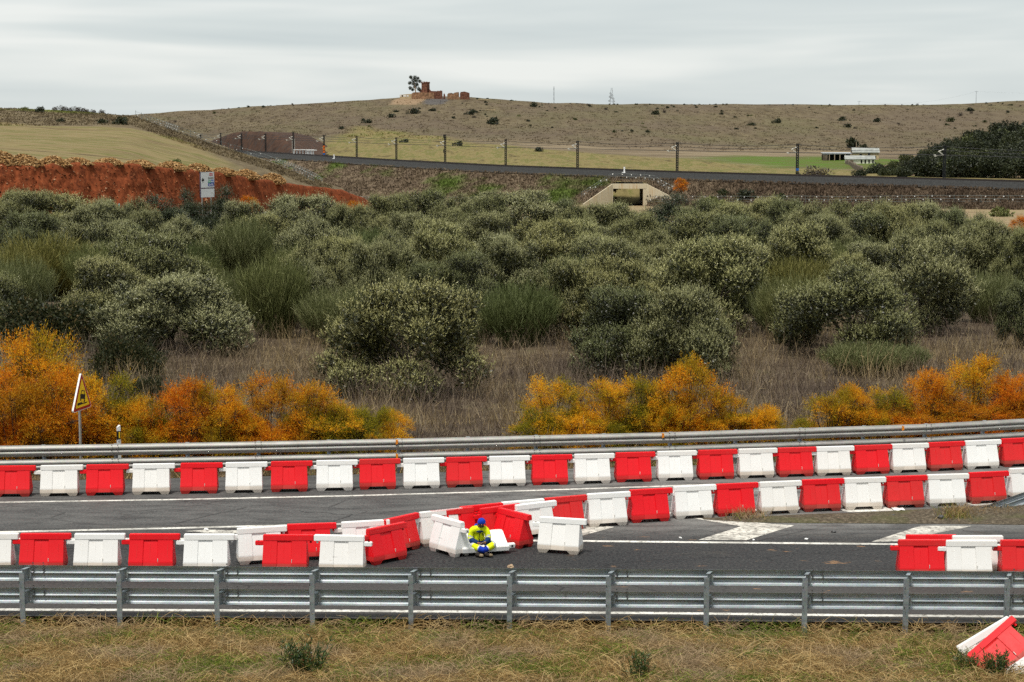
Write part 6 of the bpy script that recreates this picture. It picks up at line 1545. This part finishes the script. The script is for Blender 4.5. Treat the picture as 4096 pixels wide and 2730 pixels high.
# dry weeds and grass of the scrub land (uncountable) ------------------------
def stems(n, xs_, ys_, zs_, h, w, rng, lean=.35, k=3):
    b = np.stack([xs_, ys_, zs_], 1); d = unit(np.stack([rng.normal(size=n) * lean, rng.normal(size=n) * lean, np.ones(n)], 1)); bend = rng.normal(size=(n, 3)) * lean * .6; bend[:, 2] = -np.abs(bend[:, 2])
    T = np.linspace(0, 1, k); pts = b[:, None] + d[:, None] * (h[:, None] * T)[:, :, None] + bend[:, None] * (h[:, None] * T ** 2)[:, :, None] * .6
    return ribbons(pts, unit(np.cross(d, rng.normal(size=(n, 3)))), np.linspace(1, .25, k) * w)
gzv = np.vectorize(gz); fry = np.vectorize(far_rail_y)
rng = rs(5); n = 52000
Y = 49 + 46 * rng.random(n) ** 1.25; X = (rng.random(n) - .5) * .66 * (Y + 4); frl = fry(np.clip(X, -30, 30)); Y = np.where(Y < frl + .35, frl + .35 + rng.random(n) * 8, Y)
dens = np.array([N(a * .35, b * .35) for a, b in zip(X, Y)]); h = rng.uniform(.45, 1.2, n) * (1 + .7 * np.clip(dens, -.7, .9)) * np.where(Y < 56, .7, 1.0); h = np.where(rng.random(n) < .12, h * 1.5, h)
A = stems(n, X, Y, gzv(X, Y) - .03, h, .020, rng, .32)
m = 26000; k = rng.integers(0, n, m); t_ = rng.uniform(.4, .95, m); base = np.stack([X[k] + rng.normal(size=m) * .05, Y[k] + rng.normal(size=m) * .05, gzv(X[k], Y[k]) + h[k] * t_], 1)
d2 = unit(rng.normal(size=(m, 3)) * .7 + np.array([0, 0, .8])); l2 = rng.uniform(.1, .3, m)[:, None]; B = ribbons(np.stack([base, base + d2 * l2], 1), unit(np.cross(d2, rng.normal(size=(m, 3)))), np.array([.014, .006]))
v, q = merge(A, B); o = link("dry_weeds", np_mesh("dry_weeds", v, q), M['stems']); tag(o, "purplish brown dry weeds between the olive trees and the tamarisks", "dry weeds", None, "stuff")
# low grass along the far edge of the road and behind the guardrail
n = 16000; X = rng.uniform(-24, 28, n); off_ = np.where(rng.random(n) < .45, rng.uniform(-.28, .1, n), rng.uniform(.1, 2.5, n)); Y = fry(X) + off_; h = rng.uniform(.08, .30, n) * (.6 + np.clip(np.array([N(a * .9, 3) for a in X]) + .4, 0, 1.2)); h = np.where(off_ > .1, h * 1.7, h)
v, q = stems(n, X, Y, np.where(off_ < -.2, 0.0, gzv(X, Y)), h, .016, rng, .5)
o = link("roadside_grass", np_mesh("roadside_grass", v, q), M['grass']); tag(o, "thin grass along the foot of the far guardrail", "grass", None, "stuff")
# weeds on the gravel nose
cen_ = [at(*c3(1905, 690)), at(*c3(1880, 720)), at(*c3(520, 712)), at(*c3(450, 718)), at(*c3(2200, 690)), at(*c3(1990, 700))]; wt_ = [500, 300, 180, 120, 160, 160]; parts_ = []
for c, nn in zip(cen_, wt_): parts_.append(stems(nn, c.x + rng.normal(size=nn) * .22, c.y + rng.normal(size=nn) * .16, np.full(nn, .04), rng.uniform(.06, .36, nn), .012, rng, .5))
v, q = merge(*parts_); o = link("gravel_weeds", np_mesh("gravel_weeds", v, q), M['grass']); tag(o, "tufts of dry weeds growing on the gravel nose", "weeds", None, "stuff")

# foreground verge grass -------------------------------------------------------
rng = rs(9); n = 90000
X = rng.uniform(-11.5, 11.5, n); yy = -4.8 * rng.random(n) ** .9 - .22; nr = np.interp(X, [-11, 11], [34.27, 33.67]); Y = nr + yy
g1 = np.array([N(a * .55, b * .8, 2) for a, b in zip(X, Y)]); g2_ = np.array([N(a * 1.6, b * 1.8, 4) for a, b in zip(X, Y)])
h = rng.uniform(.07, .24, n) * np.clip(1.0 + 1.0 * g1 + .9 * g2_, .3, 2.2); h = np.where(yy > -.6, h * .62, h); h = np.where(rng.random(n) < .03, h + .22, h)
zg = -.14 + .06 * np.maximum(0, -yy - .8)
v, q = stems(n, X, Y, zg - .03, h, np.broadcast_to(np.array([.0]), (1,))[0] + .011, rng, .55, 3)
o = link("verge_grass", np_mesh("verge_grass", v, q), M['grass']); tag(o, "dry tan and green grass covering the verge in the foreground", "grass", None, "stuff")
n = 30000; X = rng.uniform(-11.5, 11.5, n); yy = -4.8 * rng.random(n); Y = np.interp(X, [-11, 11], [34.27, 33.67]) + yy; zg = -.14 + .06 * np.maximum(0, -yy - .8)
a = rng.random(n) * 6.283; d = np.stack([np.cos(a), np.sin(a), rng.uniform(.0, .5, n)], 1); L = rng.uniform(.12, .42, n)[:, None]; b = np.stack([X, Y, zg + rng.uniform(.02, .14, n)], 1)
v, q = ribbons(np.stack([b, b + d * L * .5 + [0, 0, .03], b + d * L], 1), unit(np.cross(d, rng.normal(size=(n, 3)))), np.array([.009, .008, .003]))
o = link("fallen_grass", np_mesh("fallen_grass", v, q), M['grass']); tag(o, "matted fallen straw lying across the foreground verge", "straw", None, "stuff")

# oleanders at the bottom edge
def oleander_mesh(seed, ns, H):
    rng = rs(seed); out = []; mb = []
    for i in range(ns):
        a = rng.random() * 6.283; lean = rng.uniform(.0, .5); L = H * rng.uniform(.6, 1.1); b0 = np.array([math.cos(a) * .3 * rng.random(), math.sin(a) * .3 * rng.random(), 0]); d = np.array([math.cos(a) * math.sin(lean), math.sin(a) * math.sin(lean), math.cos(lean)])
        m = 26; t_ = rng.uniform(.25, 1.0, m); out.append(leaves(b0 + d * (L * t_)[:, None], unit(d * .9 + rng.normal(size=(m, 3)) * .55), rng.uniform(.09, .17, m), .026, rng))
        out.append(ribbons(np.stack([b0, b0 + d * L])[None], unit(np.cross(d, [.3, .2, .1]))[None], np.array([.012, .008])))
    return merge(*out)
for i, (sx, Y, s_, lab) in enumerate(((1215, 30.25, .72, "leafy green and yellow oleander at the bottom, left of centre"), (2560, 30.0, .5, "low reddish oleander at the bottom, right of centre"), (3860, 30.6, .40, "low dark oleander left of the dumped barriers"), (3990, 30.2, .55, "dark oleander growing in front of the dumped red barrier"))):
    d = ray(sx, 2700); X = d.x / d.y * Y; o = plant("oleander", lab, "oleander", "oleanders on the verge", (X, Y, vz(X, Y) - .03), [("leaves", leaf_obj_mesh("oleander_leaves", *oleander_mesh(60 + i, 44, .9), M['oleander_leaf']))], s_ * 1.15, s_, 0)

# ------------------------------------------------------------------ far vegetation
# knoll with the holm oak wood on the right, beyond the railway
kx = [1880, 1960, 2050, 2100, 2200, 2280, 2353, 2750]
k0 = [(x, y, 470) for x, y in zip(kx, [422, 424, 426, 428, 430, 432, 434, 440])]
k1 = [(x, y, 540) for x, y in zip(kx, [414, 408, 402, 398, 392, 388, 384, 370])]
k2 = [(x, y, 640) for x, y in zip(kx, [404, 394, 378, 366, 342, 322, 306, 270])]
k3 = [(x, y + 6, 720) for x, y in zip(kx, [404, 396, 382, 371, 347, 327, 311, 275])]
k4 = [(x, y + 50, 860) for x, y in zip(kx, [404, 396, 382, 371, 347, 327, 311, 275])]
land("knoll_soil", [(.3, (.12, .085, .05)), (.5, (.25, .185, .11)), (.7, (.33, .26, .165))], .2, .3)
struct(link("knoll", grid_mesh("knoll", rows_to_grid([k0, k1, k2, k3, k4], 1880, 2750, 60, 8, .5, .05)), M['knoll_soil'])); KN = surf(bpy.data.objects["knoll"])
OAK = [blob_bush(s_, 3.2, 4.6, 2600, .42, .26, M['oak_leaf'], "oak_crown", 12, .9) for s_ in (51, 52, 53)]
oak_trunk = trunk_mesh(9, 2.6, .2, 4, 1.3); oak_trunk.materials.append(M['bark'])
rng = rs(15); cnt = 0; pl_ = []
def oak(vx, vy, s_, lab="dark holm oak in the dense wood on the right knoll", grp="holm oaks of the wood", bvh=KN):
    h = hit(bvh, *vv(vx, vy))
    if h is None: return
    plant("holm_oak", lab, "holm oak", grp, h - Vector((0, 0, .3)), [("crown", OAK[int(rng.integers(0, 3))]), ("trunk", oak_trunk)], s_, s_ * rng.uniform(.85, 1.1), rng.random() * 6.28)
for _ in range(900):
    x = rng.uniform(1965, 2400); y = rng.uniform(305, 414); tp = lerp(kx, [404, 396, 381, 369, 345, 325, 309, 273], x)
    if y < tp + lerp([1960, 2100, 2250], [14, 9, 3], x): continue
    if 2140 < x and 388 < y < 408 and rng.random() < .85: continue
    if any(abs(x - a) < 13 and abs(y - b) < 7 for a, b in pl_): continue
    pl_.append((x, y)); oak(x, y, rng.uniform(1.1, 1.7) * lerp([1960, 2060, 2200], [.55, .7, 1.0], x)); cnt += 1
    if cnt > 120: break
# shrubs on the hills
SHB = [blob_bush(s_, 1.5, 1.7, 420, .34, .22, M['oak_leaf'], "shrub", 6, .9) for s_ in (61, 62, 63)]
SHG = [blob_bush(64, 1.7, 1.1, 420, .30, .18, M['broom_stem'], "shrub", 6, .7)]
SHD = [blob_bush(65, 1.7, 2.0, 700, .36, .09, M['dry_bush_leaf'], "shrub", 7, 1.0)]
def shrub(bvh, sx, sy, s_, mes, lab, grp, sz=None):
    h = hit(bvh, sx, sy)
    if h is None: return
    o = link("shrub", mes[int(rng.integers(0, len(mes)))], None, None, h - Vector((0, 0, .45 * s_))); o.scale = (s_, s_, (sz or s_) * rng.uniform(.8, 1.2)); o.rotation_euler.z = rng.random() * 6.28; tag(o, lab, "shrub", grp)
big = [(b5, 278, 408, 2.6, "dark round bush on the slope left below the ruin, lone and large"), (b5, 605, 345, 3.9, "largest dark bush on the bare slope below the ruined tower"), (b5, 450, 372, 2.2, "dark bush left of the largest one below the tower"), (b5, 483, 335, 1.9, "small dark bush above left of the largest below the tower"), (b5, 718, 328, 2.4, "dark bush below the grey scree patch"), (b5, 968, 352, 2.7, "left of two touching dark bushes right of the ruin"), (b5, 1000, 340, 2.2, "right of two touching dark bushes right of the ruin"), (b5, 1130, 418, 3.8, "tall ochre bush in the gully below the ruin"), (b5, 1400, 300, 2.6, "dark bush high on the slope right of the ruin"), (b5, 2217, 352, 2.6, "round dark bush on the slope left above the culvert masts"), (b5, 107, 448, 1.6, "small dark bush on the slope far left of the ruin"), (b5, 530, 540, 1.7, "dark wide bush on the green field beside a mast"), (b5, 1440, 600, 1.9, "green bush on the field edge right of centre"), (b5, 890, 562, 1.8, "olive green low bush at the field's upper edge"), (b6, 687, 408, 2.4, "round dark bush on the slope left above the farm"), (b6, 1165, 438, 2.3, "dark bush directly above the farmhouse"), (b6, 1130, 395, 2.2, "dark bush high above the farmhouse"), (b6, 1360, 402, 2.2, "dark bush above right of the farmhouse"), (b6, 1855, 400, 2.6, "dark bush on the right slope under the power pole"), (b6, 1995, 330, 2.8, "dark bush high on the right slope below the power pole"), (b6, 520, 425, 2.1, "dark bush on the slope above the blue-plate mast"), (b6, 1195, 575, 3.9, "big round tree behind the farmhouse"), (b6, 1275, 576, 1.6, "small round tree right behind the farmhouse")]
for f, x, y, s_, lab in big: shrub(HILL, *f(x, y), s_, SHB, lab, "bushes on the far hill")
for f, x, y, s_, lab in ((b4, 267, 338, 2.0, "dark conical bush on the left skyline"), (b4, 800, 418, 2.3, "larger dark bush on the upper edge of the left field"), (b4, 830, 395, 1.3, "small dark bush above the larger one at the left field's edge"), (b4, 690, 412, 1.8, "low dark bush left of the larger one at the field's edge"), (b4, 407, 402, 1.1, "small lone dark bush above the left field")): shrub(LHILL, *f(x, y), s_ * .62, SHB, lab, "bushes on the left hill")
shrub(LHILL, *b4(1157, 680), 1.0, SHG, "pale green bush behind the rubble heaps", "bushes on the left hill")
shrub(LHILL, *b4(150, 318), 1.2, SHG, "pale green bush on the left skyline", "bushes on the left hill")
for x, s_ in ((370, .9), (430, 1.15), (470, .9), (520, 1.0), (560, 1.1), (585, .8), (630, .8), (685, 1.0), (820, .7)): shrub(LHILL, *b4(x, lerp([300, 600, 850], [322, 338, 355], x)), s_ * .8, SHD, "leafless dark bush, " + ordn((370, 430, 470, 520, 560, 585, 630, 685, 820).index(x)) + " from the left on the left skyline", "bare bushes on the left skyline")
for _ in range(260):
    vx = rng.uniform(330, 2353); sk = lerp([a for a, b in SKYL], [b for a, b in SKYL], vx); r_ = rng.random()
    y = sk + (1.2 if r_ < .22 else 3 + 62 * rng.random() ** 1.3)
    if vx < 1100 and rng.random() < .5: continue
    if y > sk + 3 and N(vx * .011, y * .05, 9) < .02 and rng.random() < .8: continue
    k = rng.random(); shrub(HILL, *vv(vx, y), rng.uniform(.55, 1.5) * (.7 if y < sk + 3 else 1), SHB if k < .68 else (SHG if k < .9 else SHD), "small scattered bush on the dry far hillside", "scattered bushes on the far hillside")
for f, x, y, s_, lab in ((b6, 340, 898, 1.5, "dark bush on the embankment, first right of the culvert"), (b6, 490, 915, 1.9, "dark bush on the embankment, second right of the culvert"), (b6, 718, 925, 1.5, "dark round bush on the embankment, third right of the culvert")): shrub(EMB, *f(x, y), s_, SHB, lab, "bushes on the railway embankment", s_ * 1.1)
for f, x, y, Y, s_, mes, lab in ((b6, 2195, 985, 330, 1.9, SHG, "green bush on the tan field at the far right"), (b6, 270, 985, 420, 3.0, SHG, "dark green bush at the embankment foot right of the culvert"), (b5, 1060, 905, 470, 2.2, SHB, "dark bush at the embankment foot left of the culvert")):
    p_ = atY(*f(x, y), Y); o = link("shrub", mes[0], None, None, (p_.x, Y, gz(p_.x, Y) - .1)); o.scale = (s_,) * 3; tag(o, lab, "shrub", "bushes at the embankment foot")
shrub(HILL, *b6(960, 768), 4.2, SHD, "brown bare bush on the pasture just behind the railway", "bushes on the far hill", 3.0)
# eucalyptus beside the ruined tower
eb = RP(480, 600); eh = RP(480, 140).z - eb.z; ew = 5.4; rng = rs(23); out = []
for cx_, cy_, r_ in ((370, 175, 1.5), (470, 180, 1.7), (540, 200, 1.2), (430, 240, 1.9), (500, 260, 1.6), (350, 310, 1.5), (430, 320, 2.0), (580, 270, 1.5), (520, 350, 1.6), (360, 430, 1.6), (420, 470, 1.3), (560, 450, 1.7), (590, 480, 1.2), (470, 400, 1.6)):
    c = RP(cx_, cy_) - eb; m = 420; d = sphere_pts(rng, m); out.append(leaves(np.array([c.x, rng.normal() * 1.2, c.z]) + d * r_ * rng.uniform(.3, 1.0, (m, 1)), rng.normal(size=(m, 3)), .55, .28, rng))
eu = empty("eucalyptus_tree", eb); tag(eu, "tall eucalyptus tree beside the ruined tower on the hilltop", "tree"); link("crown", leaf_obj_mesh("eucalyptus_crown", *merge(*out), M['eucalyptus_leaf']), None, eu)
mb = MB(); tp = [RP(490, 560) - eb, RP(475, 430) - eb, RP(455, 320) - eb, RP(440, 220) - eb]; mb.tube([Vector((0, 0, -1))] + tp, [.6, .5, .42, .3, .15], 6)
for e1, e2 in (((475, 430), (370, 400)), ((475, 430), (560, 440)), ((460, 340), (370, 300)), ((458, 330), (570, 280))): mb.tube([RP(*e1) - eb, RP(*e2) - eb], [.25, .1], 5)
mb.build("trunk", M['wood_pole'], eu)

# ------------------------------------------------------------------ grass tufts that give the far land its grain (uncountable)
def tufts(name, label, bvh, n, vx0, vx1, y_of, hgt, wid, mat, seed, nb=4):
    rng = rs(seed); B = []
    for _ in range(n):
        vx = rng.uniform(vx0, vx1); h = hit(bvh, *vv(vx, y_of(vx, rng)))
        if h is not None: B.append(h)
    B = np.array([tuple(b) for b in B]); B = np.repeat(B, nb, 0); m = len(B); sc = hgt * rng.uniform(.5, 1.2, m)
    B = B + np.stack([rng.normal(size=m) * wid * 1.5, rng.normal(size=m) * wid * 1.5, np.zeros(m)], 1)
    d = unit(np.stack([rng.normal(size=m) * .5, rng.normal(size=m) * .3, np.ones(m)], 1)); v, q = ribbons(np.stack([B - d * .1, B + d * sc[:, None]], 1), unit(np.stack([np.ones(m), rng.normal(size=m) * .3, np.zeros(m)], 1)), np.array([1.0, .35])[None] * wid * rng.uniform(.5, 1.3, (m, 1)))
    o = link(name, np_mesh(name, v, q), mat); tag(o, label, "grass", None, "stuff")
sk_ = lambda vx: lerp([a for a, b in SKYL], [b for a, b in SKYL], vx)
tufts("hill_grass", "dry tussock grass covering the far hillside", HILL, 5000, 320, 2360, lambda vx, r: sk_(vx) + .5 + (lerp([320, 1000, 1556, 2360], [300, 322, 345, 352], vx) - sk_(vx)) * r.random(), .42, .8, M['hill_far_tuft'], 71)
EMB = surf(bpy.data.objects["railway_embankment"])
tufts("embankment_grass", "dry grass and weeds on the railway embankment", EMB, 15000, 600, 2360, lambda vx, r: lerp([600, 1000, 1556, 2353], [362, 386, 410, 432], vx) + r.random() * 90, .5, .35, M['embankment_tuft'], 72)
tufts("hill_field_grass", "dry grass along the top of the left field hill", LHILL, 3000, -10, 760, lambda vx, r: lerp([0, 300, 400, 500, 600, 760], [248, 266, 302, 336, 368, 428], vx) + (r.random() ** 1.4) * lerp([0, 300, 400, 760], [42, 22, 22, 16], vx), .3, .3, M['hill_left_tuft'], 73)

# loose stones and clods on the face of the red bank (uncountable)
rng = rs(91); mb = MB()
for _ in range(1500):
    vx = rng.uniform(-10, 850); h = hit(BANK, *vv(vx, lerp(bx, bt, vx) + rng.uniform(1, 85)))
    if h is None: continue
    s_ = rng.uniform(.05, .20) * (1.6 if rng.random() < .08 else 1); o = [h + Vector(rng.normal(size=3)) * s_ * .25 + Vector(d) * s_ * rng.uniform(.6, 1.1) for d in ((1, 0, 0), (0, 1, 0), (-1, 0, 0), (0, -1, 0), (0, 0, .8), (0, 0, -.8))]
    mb.add(o, [(0, 1, 4), (1, 2, 4), (2, 3, 4), (3, 0, 4), (1, 0, 5), (2, 1, 5), (3, 2, 5), (0, 3, 5)])
t = NT("bank_stone"); M['bank_stone'] = t.bsdf(t.ramp(t.island(), [(0, (.07, .022, .010)), (.6, (.20, .065, .027)), (.9, (.30, .13, .06)), (1, (.46, .28, .17))]), .95, 0, .05)
o = mb.build("loose_stones", M['bank_stone']); tag(o, "loose stones and clods scattered over the red earth bank", "stones", None, "stuff")
